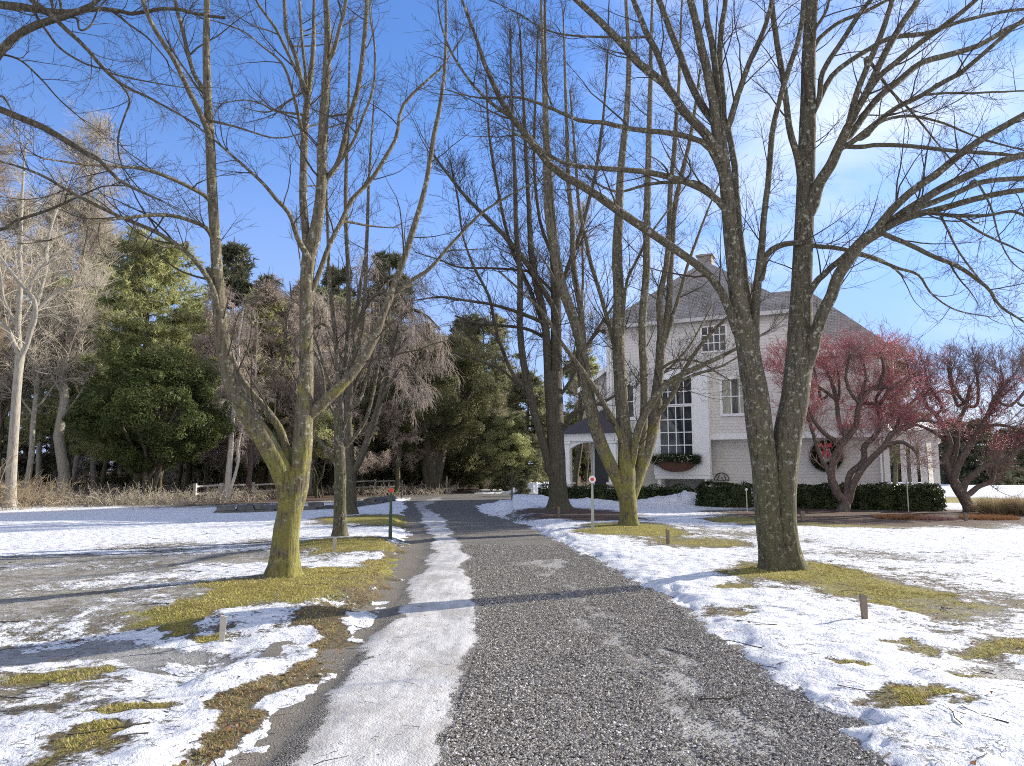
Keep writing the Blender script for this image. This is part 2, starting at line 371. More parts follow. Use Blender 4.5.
def axis(lo, hi, d0, grow, far, start=0.):
    a = [0.]; d = d0
    while a[-1] < far:
        if a[-1] > start: d *= grow
        a.append(a[-1]+d)
    return np.array(a)
def build_ground():
    ax = axis(0, 0, .042, 1.018, 2500, 5.2); xs = np.r_[-ax[:0:-1], ax]
    ay = axis(0, 0, .036, 1.0115, 2500, 2.5); ys = 2.6 + ay; ys = np.r_[np.array([-2500, -800, -300, -120, -60, -30, -15, -8, -4, -2, -.5, .5, 1.4, 2.1]), ys]
    X, Y = np.meshgrid(xs, ys); f = fields(X, Y); Z = height(X, Y, f)
    V = np.stack([X, Y, Z], -1).reshape(-1, 3); ny, nx = X.shape
    i = (np.arange(ny-1)[:, None]*nx + np.arange(nx-1)[None]).ravel()
    o = npmesh('ground', V, np.stack([i, i+1, i+nx+1, i+nx], -1), ground_mat()); tag(o, kind='structure')
    me = o.data
    def attr(name, r, g, b, a):
        at = me.color_attributes.new(name, 'FLOAT_COLOR', 'POINT')
        at.data.foreach_set('color', np.stack([r, g, b, a], -1).reshape(-1).astype(np.float32))
    attr('cover', f['snow'].clip(-1, 2), mx(f['green'], 0*X), f['mulch'], f['puddle'])
    attr('cover_extra', f['slush'], f['edge'], 0*X, 0*X)
    print('ground', X.shape)
def ground_mat():
    t = NT('ground_snow_and_turf')
    a = t.new('ShaderNodeAttribute', attribute_name='cover'); s = t.new('ShaderNodeSeparateColor'); t.l.new(a.outputs['Color'], s.inputs[0])
    a2 = t.new('ShaderNodeAttribute', attribute_name='cover_extra'); s2 = t.new('ShaderNodeSeparateColor'); t.l.new(a2.outputs['Color'], s2.inputs[0])
    snow, green, mulch, wet = s.outputs[0], s.outputs[1], s.outputs[2], a.outputs['Alpha']
    slush, edg = s2.outputs[0], s2.outputs[1]
    n6 = t.noise(7, 8, .68); n30 = t.noise(30, 5, .6); n120 = t.noise(110, 3, .6); nb = t.noise(1.3, 5, .6)
    grain = t.math('ADD', t.math('MULTIPLY', n6, .6), t.math('MULTIPLY', n30, .4))
    sv = t.math('ADD', snow, t.math('MULTIPLY', t.math('SUBTRACT', grain, .5), 2.3))
    sf = t.ss(sv, .40, .66)
    turf_g = t.mix(t.ss(n30, .35, .65), (.17, .155, .03), (.42, .37, .09))
    turf_b = t.mix(t.ss(n30, .35, .65), (.10, .075, .04), (.25, .20, .11))
    turf = t.mix(t.ss(t.math('ADD', green, t.math('MULTIPLY', t.math('SUBTRACT', nb, .5), 1.2)), .3, .8), turf_b, turf_g)
    turf = t.mix(t.ss(n120, .3, .7), t.mix(.55, turf, (.03, .025, .015)), turf)
    mul = t.mix(t.ss(t.math('ADD', t.math('MULTIPLY', n30, .5), t.math('MULTIPLY', n120, .5)), .35, .65), (.035, .024, .018), (.14, .085, .06))
    soil = t.mix(t.ss(mulch, .35, .6), turf, mul)
    slc = t.mix(t.ss(n30, .35, .65), (.17, .155, .12), (.38, .36, .32)); slc = t.mix(t.ss(n6, .42, .6, .0, .8), slc, (.58, .57, .55)); slc = t.mix(t.ss(nb, .45, .62, 0., .55), slc, turf)
    soil = t.mix(t.math('MULTIPLY', t.ss(slush, .3, .7), t.ss(green, .75, .45, 0., .8)), soil, slc)
    wf = t.math('MULTIPLY', t.ss(wet, .3, .65), t.ss(green, .6, .35))
    soil = t.mix(wf, soil, t.mix(t.ss(n6, .35, .7), (.27, .26, .235), (.50, .49, .47)))
    dirt = t.mix(t.ss(n6, .48, .8, 0., .5), (.75, .755, .77), (.50, .48, .44))
    col = t.mix(sf, soil, dirt)
    rough = t.math('SUBTRACT', t.ss(sf, 0, 1, .9, .55), t.math('MULTIPLY', wf, t.ss(sf, .2, .8, .45, 0.)))
    h = t.math('ADD', t.math('MULTIPLY', sf, t.math('ADD', 1., t.math('MULTIPLY', grain, .9))), t.math('MULTIPLY', n120, t.ss(sf, 0, 1, .5, .18)))
    h = t.math('ADD', h, t.math('MULTIPLY', n30, .5))
    dimp = t.voro(5.5, t.mapped((1, 1.6, 1)), 'Distance', 'SMOOTH_F1')
    h = t.math('ADD', h, t.math('MULTIPLY', t.math('MULTIPLY', dimp, sf), 1.9))
    t.bump(h, .034, 1.)
    return t.fin(col, rough, .3)

def build_drive():
    ys = 1.2 + axis(0, 0, .05, 1.012, 63, 6)
    S = np.linspace(0, 1, 110); xl = np.interp(ys, *LE)-.55; xr = np.interp(ys, *RE)+.55
    X = xl[:, None] + (xr-xl)[:, None]*S[None]; Y = np.repeat(ys[:, None], len(S), 1)
    n = fbm(X*1.3, Y*.5, 5, 4); n2 = fbm(X*5, Y*5, 6, 3)
    il = np.interp(Y, *IL); ir = np.interp(Y, *IR); wv = (fbm(X*1.5, Y*1.1, 8, 4)-.5)*.55 + (fbm(X*6, Y*4, 18, 3)-.5)*.16
    di = np.minimum(X-il, ir-X) + wv
    ice = sstep(-.16, .26, di)*sstep(52, 34, Y)
    pat = road_pat(X, Y)
    shoulder = sstep(.62, .25, (X-np.interp(Y, *LE))/np.maximum(il-np.interp(Y, *LE), .2)*.5)*sstep(30, 20, Y)*(X < il+.1)
    tarm = sstep(24, 30, Y)
    Z = -.03 + .02*(n-.5) + (n2-.5)*.012 + ice*(.012 + .02*(n-.5)) - .03*shoulder 
    o = npmesh('driveway', np.stack([X, Y, Z], -1).reshape(-1, 3), (lambda i, nx: np.stack([i, i+1, i+nx+1, i+nx], -1))((np.arange(len(ys)-1)[:, None]*len(S)+np.arange(len(S)-1)[None]).ravel(), len(S)), drive_mat())
    tag(o, kind='structure')
    at = o.data.color_attributes.new('cover', 'FLOAT_COLOR', 'POINT')
    at.data.foreach_set('color', np.stack([ice, pat, shoulder, tarm], -1).reshape(-1).astype(np.float32))
def road_pat(X, Y):
    wx = (fbm(X*2.5, Y*2.5, 61, 4)-.5)*.7; wy = (fbm(X*2.5, Y*2.5, 62, 4)-.5)*1.0
    X = X+wx; Y = Y+wy; B = lambda *a: blob(X, Y, *a)
    tr = strip(X, Y, [(545, 560, 14), (600, 620, 22), (655, 680, 26), (735, 755, 42)])
    pat = mx(B(542, 562, 26, 5), B(590, 577, 16, 3)*.6, B(585, 615, 14, 14)*.8, B(603, 640, 13, 6)*.9, B(612, 662, 14, 7)*.8, B(668, 658, 20, 12), B(690, 678, 26, 12)*.9, B(735, 712, 34, 13), B(690, 720, 20, 22)*.9, B(765, 735, 30, 10)*.7, tr*.62)
    return pat*(.45 + .9*fbm(X*4.5, Y*1.2, 15, 5))
def drive_mat():
    t = NT('driveway_gravel')
    a = t.new('ShaderNodeAttribute', attribute_name='cover'); s = t.new('ShaderNodeSeparateColor'); t.l.new(a.outputs['Color'], s.inputs[0])
    ice, pat, sh, tar = s.outputs[0], s.outputs[1], s.outputs[2], a.outputs['Alpha']
    v = t.new('ShaderNodeTexVoronoi'); t.l.new(t.tc.outputs['Object'], v.inputs['Vector']); v.inputs['Scale'].default_value = 78
    v2 = t.new('ShaderNodeTexVoronoi'); t.l.new(t.tc.outputs['Object'], v2.inputs['Vector']); v2.inputs['Scale'].default_value = 150
    sc = t.new('ShaderNodeSeparateColor'); t.l.new(v.outputs['Color'], sc.inputs[0]); sc2 = t.new('ShaderNodeSeparateColor'); t.l.new(v2.outputs['Color'], sc2.inputs[0])
    n1 = t.noise(1.1, 6, .6); n8 = t.noise(9, 6, .65); n60 = t.noise(70, 4)
    g = t.ramp(sc.outputs[0], [(0, (.09, .083, .074)), (.45, (.215, .20, .18)), (.8, (.38, .36, .325)), (1, (.62, .59, .55))])
    g = t.mix(.4, g, t.ramp(sc2.outputs[0], [(0, (.06, .056, .05)), (.6, (.19, .18, .162)), (1, (.46, .44, .41))]))
    g = t.mix(t.ss(v.outputs['Distance'], .35, .75), g, (.03, .029, .028))
    g = t.mix(t.ss(n1, .35, .65, 0., .35), g, (.27, .24, .2))
    fines = t.mix(n60, (.13, .112, .088), (.26, .23, .185))
    shf = t.ss(t.math('ADD', sh, t.math('MULTIPLY', t.math('SUBTRACT', n8, .5), .9)), .35, .7)
    c = t.mix(t.math('MULTIPLY', shf, .85), g, fines)
    c = t.mix(t.math('MULTIPLY', tar, .75), c, t.mix(n60, (.10, .092, .085), (.18, .165, .15)))
    icef = t.ss(t.math('ADD', ice, t.math('MULTIPLY', t.math('SUBTRACT', n8, .5), .9)), .38, .58)
    st2 = t.noise(5, 7, .7, t.mapped((2.6, .7, 1))); patf = t.math('MULTIPLY', t.ss(t.math('ADD', t.math('MULTIPLY', pat, 1.25), t.math('MULTIPLY', t.math('SUBTRACT', t.math('ADD', t.math('MULTIPLY', n8, .4), t.math('MULTIPLY', st2, .6)), .5), 2.6)), .25, 1.15, 0., .85), t.ss(pat, .12, .4))
    dirt = t.ss(t.math('ADD', n1, t.math('MULTIPLY', n8, .4)), .58, .92)
    ic = t.mix(t.math('MULTIPLY', dirt, .8), (.66, .64, .61), (.30, .275, .24))
    streak = t.noise(3, 5, .6, t.mapped((3.5, .5, 1)))
    ic = t.mix(t.ss(streak, .42, .68, 0., .7), ic, (.42, .41, .40))
    ic = t.mix(t.ss(n60, .4, .8, 0., .35), ic, (.40, .39, .37)); ic = t.mix(t.ss(t.noise(1.7, 5, .6, t.mapped((2.2, .45, 1))), .50, .68, 0., .7), ic, (.36, .34, .315))
    far = t.ss(tar, .5, 1., 1., .55)
    c = t.mix(patf, c, t.mix(n8, (.24, .23, .215), (.46, .45, .43)))
    c = t.mix(t.math('MULTIPLY', icef, far), c, ic)
    rough = t.math('SUBTRACT', .85, t.math('MULTIPLY', icef, .30))
    hh = t.math('ADD', t.math('MULTIPLY', t.math('SUBTRACT', 1., v.outputs['Distance']), t.ss(shf, 0, 1, 1., .25)), t.math('MULTIPLY', sc.outputs[1], .5))
    hh = t.math('ADD', t.math('MULTIPLY', hh, t.math('MULTIPLY', t.ss(icef, 0, 1, 1., .12), t.ss(patf, .1, .6, 1., .2))), t.math('MULTIPLY', n60, .5))
    hh = t.math('ADD', hh, t.math('MULTIPLY', n8, t.ss(icef, 0, 1, .1, 1.2)))
    t.bump(hh, .016, 1.)
    return t.fin(c, rough, .3)

def build_pebbles():
    n = 230000; rng = np.random.default_rng(4)
    Y = 3.7*np.exp(rng.random(n)**1.15*math.log(16/3.7)); xl = np.interp(Y, *LE); xr = np.interp(Y, *RE); X = xl + (xr-xl)*rng.random(n)
    il = np.interp(Y, *IL); ir = np.interp(Y, *IR)
    keep = ((X > ir-.05) | (rng.random(n) < .035)) & ((X < il) | (X > ir-.12) | (rng.random(n) < .1)) & ((X > il) | (rng.random(n) < .22)) & (X < xr+.05) & (rng.random(n) > .9*sstep(.25, .9, road_pat(X, Y) + (fbm(X*9, Y*3, 88, 3)-.5)*1.6))
    X, Y = X[keep], Y[keep]; n = len(X)
    o8 = np.array([(1, 0, 0), (0, 1, 0), (-1, 0, 0), (0, -1, 0), (0, 0, 1), (0, 0, -1), (.6, .6, .55), (-.6, -.6, .5)], float)
    base = np.array([(1, 0, -.2), (.5, .85, 0), (-.5, .85, -.1), (-1, 0, 0), (-.5, -.85, -.1), (.5, -.85, .05), (.1, .1, .75), (0, 0, -.7)], float)
    tri = [(i, (i+1) % 6, 6) for i in range(6)] + [((i+1) % 6, i, 7) for i in range(6)]
    a = rng.random(n)*2*PI; r = rng.uniform(.004, .009, n)*(1+.55*(rng.random(n) < .07)); sx = rng.uniform(.7, 1.35, n)
    Vb = base[None] + rng.normal(size=(n, 8, 3))*.17
    x = Vb[..., 0]*sx[:, None]; y = Vb[..., 1]; ca, sa = np.cos(a)[:, None], np.sin(a)[:, None]
    V = np.stack([(x*ca-y*sa)*r[:, None]+X[:, None], (x*sa+y*ca)*r[:, None]+Y[:, None], Vb[..., 2]*r[:, None]*.8 + (-.024+.0*r)[:, None] + (r*.35)[:, None]], -1).reshape(-1, 3)
    T = (np.arange(n)[:, None, None]*8 + np.array(tri)[None]).reshape(-1, 3)
    ms = [simple('stone_'+k, c, .95, .1, .3, 30) for k, c in (('dark', (.15, .136, .118)), ('grey', (.28, .258, .226)), ('light', (.42, .39, .345)), ('white', (.62, .59, .55)))]
    mi = np.repeat(np.searchsorted([.36, .74, .94], rng.random(n)), 12)
    o = npmesh('gravel', V, T, ms, smooth=False, midx=mi); tag(o, 'loose grey crushed stone gravel lying on the driveway', 'gravel', kind='stuff')

def build_grass():
    rng = np.random.default_rng(5); n = 420000
    Y = 3.6*np.exp(rng.random(n)*math.log(19/3.6)); X = (rng.random(n)*2-1)*(.74*Y+.4)
    f = fields(X, Y); g = mx(f['green'], f['edge']*.95)
    dens = sstep(.3, .9, g + (f['n2']-.5)*1.3)*sstep(.62, .2, f['snow'])
    keep = (rng.random(n) < dens) & (f['rd'] < -.02)
    X, Y = X[keep], Y[keep]; z = height(X, Y); n = len(X); e = f['edge'][keep]; gr = f['green'][keep]
    h = rng.uniform(.008, .030, n)*(1-.3*(e > .3)); a = rng.random(n)*2*PI; w = rng.uniform(.0025, .006, n)*(1+Y/9); ln = rng.normal(size=(n, 2))*.9*h[:, None]
    dx, dy = np.cos(a)*w, np.sin(a)*w
    V = np.stack([np.stack([X-dx, Y-dy, z-.008], -1), np.stack([X+dx, Y+dy, z-.008], -1), np.stack([X+ln[:, 0], Y+ln[:, 1], z+h], -1)], 1).reshape(-1, 3)
    mi = (rng.random(n) < np.where(e > gr, .75, .35)).astype(int)
    o = npmesh('grass', V, np.arange(3*n).reshape(-1, 3), [M['grassblade'], M['straw']], smooth=False, midx=mi)
    tag(o, 'short mossy and straw coloured grass showing through the snow', 'grass', kind='stuff'); print('blades', n)
    # leaves and litter along the left verge
    n = 9000; Y = 3.7*np.exp(rng.random(n)*math.log(13/3.7)); X = (rng.random(n)*2-1)*(.74*Y)
    f = fields(X, Y); keep = rng.random(n) < np.where(X < 0, f['edge']*.55, f['green']*.12+.006*(f['rd'] < 0)); X, Y = X[keep], Y[keep]; n = len(X); z = np.where(road_d(X, Y) > 0, -.01, height(X, Y))+.006
    a = rng.random(n)*2*PI; s = rng.uniform(.009, .028, n); q = np.array([(-1, 0), (0, -.5), (1, 0), (0, .5)])
    V = np.stack([X[:, None]+s[:, None]*(q[None, :, 0]*np.cos(a)[:, None]-q[None, :, 1]*np.sin(a)[:, None]), Y[:, None]+s[:, None]*(q[None, :, 0]*np.sin(a)[:, None]+q[None, :, 1]*np.cos(a)[:, None]), z[:, None]+rng.uniform(-.3, .9, (n, 4))*s[:, None]], -1).reshape(-1, 3)
    o = npmesh('fallen_leaves', V, np.arange(4*n).reshape(-1, 4), M['deadleaf'], smooth=False); tag(o, 'small brown fallen leaves lying along the grassy verge', 'leaves', kind='stuff')
# ---------- trees ----------
def limb_pts(pts): return np.array(pts, float).reshape(-1, 2)
class Traced:
    """limbs follow measured branch lines; each one starts at the depth of the limb it leaves and swings nearer or farther"""
    def __init__(s, bx, by, D, K=26, seed=1):
        s.D = D; s.K = K; s.rng = np.random.default_rng(seed); s.px = []; s.dp = []; s.B = []; s.R = []; s.big = []; s.org = P(bx, by, D); s.org[2] = 0; s.L = []
    def limb(s, w, dz, pts, big=False, dstart=None, wob=.16):
        p = limb_pts(pts)
        if s.px and dstart is None:
            allp = np.concatenate(s.px); alld = np.concatenate(s.dp); k = np.argmin(((allp-p[0])**2).sum(1)); d0 = alld[k]
        else: d0 = s.D + (dstart or 0)
        w = np.atleast_1d(np.array(w, float)); pre = False
        if s.px and dstart is None:
            j = k//s.K; i = max(k % s.K - 1, 0); q0 = s.px[j][i]
            if np.hypot(*(q0-p[0])) > 1.0: p = np.vstack([q0, p]); d0 = s.dp[j][i]; pre = True
        seg = np.r_[0, np.cumsum(np.linalg.norm(np.diff(p, axis=0), axis=1))]; L = seg[-1]/F*s.D
        if dz is None: dz = s.rng.choice([-1, 1])*s.rng.uniform(.15, .5)*L
        if pre: w = np.r_[min(w[0], s.R[j][i]*2*F/s.D)*.8, w] if len(w) == len(p)-1 else w
        wp = np.interp(seg/seg[-1], np.linspace(0, 1, len(w)), w) if len(w) != len(p) else w
        q = catmull(np.c_[p, wp], s.K); t = np.linspace(0, 1, s.K); D = d0 + dz*t**1.1
        W = np.array([P(a, b, d) for a, b, d in zip(q[:, 0], q[:, 1], D)]); R = np.maximum(q[:, 2], .35)/2*D/F
        n = s.rng.normal(size=(s.K, 3)); n = (n + np.roll(n, 1, 0) + np.roll(n, -1, 0))/3; n[0] *= .2
        W = W + n*R[:, None]*(wob*(.22 if big else 1))
        s.px.append(q[:, :2]); s.dp.append(D); s.B.append(W-s.org); s.R.append(R); s.big.append(big); s.L.append(L); return s
    def build(s, name, label, cat, mb, mt, dens=2.6, l1=(.7, 2.2), skip=1, group=None, up=.05, sub=(6, 3), droop=0., rmin=.0022, trmin=.12):
        root = thing(name, label, cat, s.org, 0, group); a = Acc(); rng = s.rng
        for B, R, big in zip(s.B, s.R, s.big):
            if big:
                B2 = catmull(B, 90) if False else np.stack([np.interp(np.linspace(0, 1, 80), np.linspace(0, 1, s.K), B[:, i]) for i in range(3)], -1)
                R2 = np.interp(np.linspace(0, 1, 80), np.linspace(0, 1, s.K), R); S = 28
                V, Q = tubes(B2[None], R2[None], S); V = V.reshape(80, S, 3); c = B2[:, None]
                th = np.arange(S)[None]/S*2*PI + 0*V[..., 0]; hh = V[..., 2]
                rel = np.stack([np.cos(th), np.sin(th)], 0)
                nn = vnoise(np.cos(th)*1.8+5+hh*.9, np.sin(th)*1.8+hh*.5, 3)*.6 + vnoise(np.cos(th)*4+5, np.sin(th)*4+hh*1.1, 4)*.4
                g0 = gz(s.org[0], s.org[1]); fl = np.exp(-np.maximum(hh-g0, 0)/.17)*.30*(.4+.8*np.abs(np.sin(th*3+s.D))**.7)
                V = c + (V-c)*(1+.15*(nn-.5)+fl*(B[0, 2] < .6))[..., None]; a.add(V.reshape(-1, 3), Q)
            else: a.tubes(B[None], R[None], 12 if R[0] > .03 else 7)
        a.mesh('trunk', mb, root)
        B = np.stack(s.B); R = np.stack(s.R); L = np.array(s.L); n = L*dens; n[:skip] = 0
        big = np.array(s.big); n[big & (np.arange(len(n)) >= skip)] *= .45
        b1, r1 = spawn(B, R, n, (28, 62), (trmin, 1), l1, .55, .10, up, 9, .5, .010, rmin, droop, rng=rng)
        tip, rt = spawn(B[skip:], R[skip:], 2.0, (5, 35), (.93, 1), (l1[0]*.5, l1[1]*.6), 0., .10, up, 8, .8, .010, rmin, droop, rng=rng)
        b1 = np.concatenate([b1, catmull_pad(tip, 9)]); r1 = np.concatenate([r1, pad_r(rt, 9)])
        b2, r2 = spawn(b1, r1, sub[0], (28, 60), (.12, 1), (l1[0]*.35, l1[1]*.42), .5, .10, up, 5, .6, .009, rmin*.85, droop, rng=rng)
        b3, r3 = spawn(b2, r2, sub[1], (25, 60), (.15, 1), (l1[0]*.18, l1[1]*.2), .4, .10, up, 3, .6, .009, rmin*.75, droop, rng=rng)
        c = Acc(); c.tubes(b1, r1, 5); c.tubes(b2, r2, 3)
        if len(b3): c.tubes(b3, r3, 3)
        c.mesh('crown', mt, root); s.tw = (b1, b2, b3); s.root = root
        return root
def catmull_pad(b, K):
    k = b.shape[1]; t = np.linspace(0, k-1, K); i = np.minimum(t.astype(int), k-2); u = (t-i)[None, :, None]; return b[:, i]*(1-u)+b[:, i+1]*u
def pad_r(r, K):
    k = r.shape[1]; t = np.linspace(0, k-1, K); i = np.minimum(t.astype(int), k-2); u = (t-i)[None]; return r[:, i]*(1-u)+r[:, i+1]*u

def bare_tree(name, label, cat, H, R0, spread, mb, mt, seed, lean=.03, nl=9, up=.16, droop=0., dens=(7, 9, 5), rmin=.006, ang=(22, 48), low=.22, group=None, stems=1, l2=(.30, .55)):
    rng = np.random.default_rng(seed); root = thing(name, label, cat, group=group); K = 12
    t = np.linspace(0, 1, K); B = []; R = []
    for k in range(stems):
        a = rng.random()*6.28; ln = (lean if stems == 1 else .16)*H; w = np.cumsum(rng.normal(size=(K, 2))*.014*H, 0)*.6
        B.append(np.stack([w[:, 0]+math.cos(a)*ln*t, w[:, 1]+math.sin(a)*ln*t, -.3+H*(.92 if k == 0 else .8)*t], -1)); R.append(R0*(1-t)**.75*(1 if stems == 1 else .7)+.02); R[-1][0] *= 1.25
    B = np.array(B); R = np.array(R); a_ = Acc(); a_.tubes(B, R, 9)
    b1, r1 = spawn(B, R, nl*2.2/stems**.5, ang, (low, .97), (spread*.7, spread*1.15), .75, .08, up, 10, .5, .016, .012, droop*.3, rng=rng); a_.tubes(b1, r1, 6)
    a_.mesh('trunk', mb, root)
    b2, r2 = spawn(b1, r1, dens[0], (28, 55), (.15, 1), (spread*l2[0], spread*l2[1]), .5, .09, up*.7, 8, .55, .011, rmin, droop, rng=rng)
    b3, r3 = spawn(b2, r2, dens[1], (25, 55), (.1, 1), (spread*.12, spread*.26), .4, .10, up*.5, 5, .6, .01, rmin*.85, droop*1.6, rng=rng)
    b4, r4 = spawn(b3, r3, dens[2], (25, 55), (.1, 1), (spread*.05, spread*.13), .3, .10, up*.3, 3, .6, .01, rmin*.7, droop*1.6, rng=rng)
    c = Acc(); c.tubes(b2, r2, 4); c.tubes(b3, r3, 3)
    if len(b4): c.tubes(b4, r4, 3)
    c.mesh('crown', mt, root); return root

def needles(pts, dirs, n, L, W, rng, spread=.9):
    N = len(pts); pts = np.repeat(pts, n, 0); dirs = np.repeat(dirs, n, 0); m = len(pts)
    d = norm(dirs + rng.normal(size=(m, 3))*spread); l = rng.uniform(.6, 1.1, m)[:, None]*L
    s = norm(np.cross(d, rng.normal(size=(m, 3))))*W*rng.uniform(.6, 1.2, m)[:, None]
    V = np.stack([pts-s, pts+s, pts+d*l], 1).reshape(-1, 3); return V, np.arange(3*m).reshape(-1, 3)
def conifer(name, label, H, W, mb, mn, seed, low=.12, droop=.05, upc=.02, nb=130, tuft=4, nl=.30, nw=.03, group=None, layer=True, sub=9, trunk_r=None, shp=.72):
    rng = np.random.default_rng(seed); root = thing(name, label, 'tree', group=group); K = 8; t = np.linspace(0, 1, K)
    w = np.cumsum(rng.normal(size=(K, 2))*.01*H, 0)*.4
    B = np.stack([w[:, 0], w[:, 1], -.3+H*1.0*t], -1)[None]; r0 = trunk_r or H*.016; R = (r0*(1-t)**.9+.015)[None]
    a = Acc(); a.tubes(B, R, 9)
    z = low + (1-low)*rng.random(nb)**1.15*.97
    if layer: z = low + np.round((z-low)*22)/22*.97 + rng.normal(size=nb)*.006
    z = np.clip(z, low*.8, .985); azi = rng.random(nb)*6.283
    L = W*(1.02-z)**shp*rng.uniform(.55, 1.1, nb)*np.where(z < low+.15, .55+.45*(z-low)/.15, 1)
    i = np.minimum((z*(K-1)).astype(int), K-2); pos = B[0][i] + (B[0][i+1]-B[0][i])*(z*(K-1)-i)[:, None]
    d = np.stack([np.cos(azi), np.sin(azi), .10+.5*z**3], -1); br = np.zeros((nb, 7, 3)); br[:, 0] = pos; cur = pos.copy()
    for k in range(1, 7):
        d = norm(d + rng.normal(size=(nb, 3))*.05 + np.array((0, 0, upc-droop+.03*(k > 4)))); cur = cur + d*(L/6)[:, None]; br[:, k] = cur
    rr = np.maximum(L*.014, .008)[:, None]*(1-np.linspace(0, 1, 7)[None]*.85); a.tubes(br, rr, 4); a.mesh('trunk', mb, root)
    b2, r2 = spawn(br, rr, sub, (35, 70), (.22, 1), (W*.16, W*.34), .5, .08, upc*.5, 5, .5, .01, .005, droop*.7, rng=rng)
    b2[:, :, 2] = b2[:, :1, 2] + (b2[:, :, 2]-b2[:, :1, 2])*.45
    allb = np.concatenate([b2.reshape(-1, 3), br[:, 3:].reshape(-1, 3)]); dd = norm(np.concatenate([np.gradient(b2, axis=1).reshape(-1, 3), np.gradient(br, axis=1)[:, 3:].reshape(-1, 3)]))
    V, T = needles(allb + rng.normal(size=allb.shape)*.07*np.array((1, 1, .5)), dd + np.array((0, 0, .12)), tuft, nl, nw, rng)
    npmesh('crown', V, T, mn, root, smooth=False); return root

def leaves(pts, nrm, size, rng, jit=.7, asp=.5):
    m = len(pts); n = norm(nrm + rng.normal(size=(m, 3))*jit); u = norm(np.cross(n, rng.normal(size=(m, 3)))); v = np.cross(n, u)
    s = (rng.uniform(.6, 1.2, m)*size)[:, None]
    V = np.stack([pts-u*s, pts-v*s*asp, pts+u*s, pts+v*s*asp], 1).reshape(-1, 3); return V, np.arange(4*m).reshape(-1, 4)
def lobes(cent, rad, per, rng, fill=.35, down=.0):
    """points spread through a crown of many small clumps"""
    c = np.repeat(cent, per, 0); r = np.repeat(rad, per); m = len(c); d = norm(rng.normal(size=(m, 3))); rr = r*(1-fill*rng.random(m)**1.5*1.0)
    p = c + d*rr[:, None]*np.array((1, 1, .72)); p[:, 2] -= down*rng.random(m)*r; return p, d

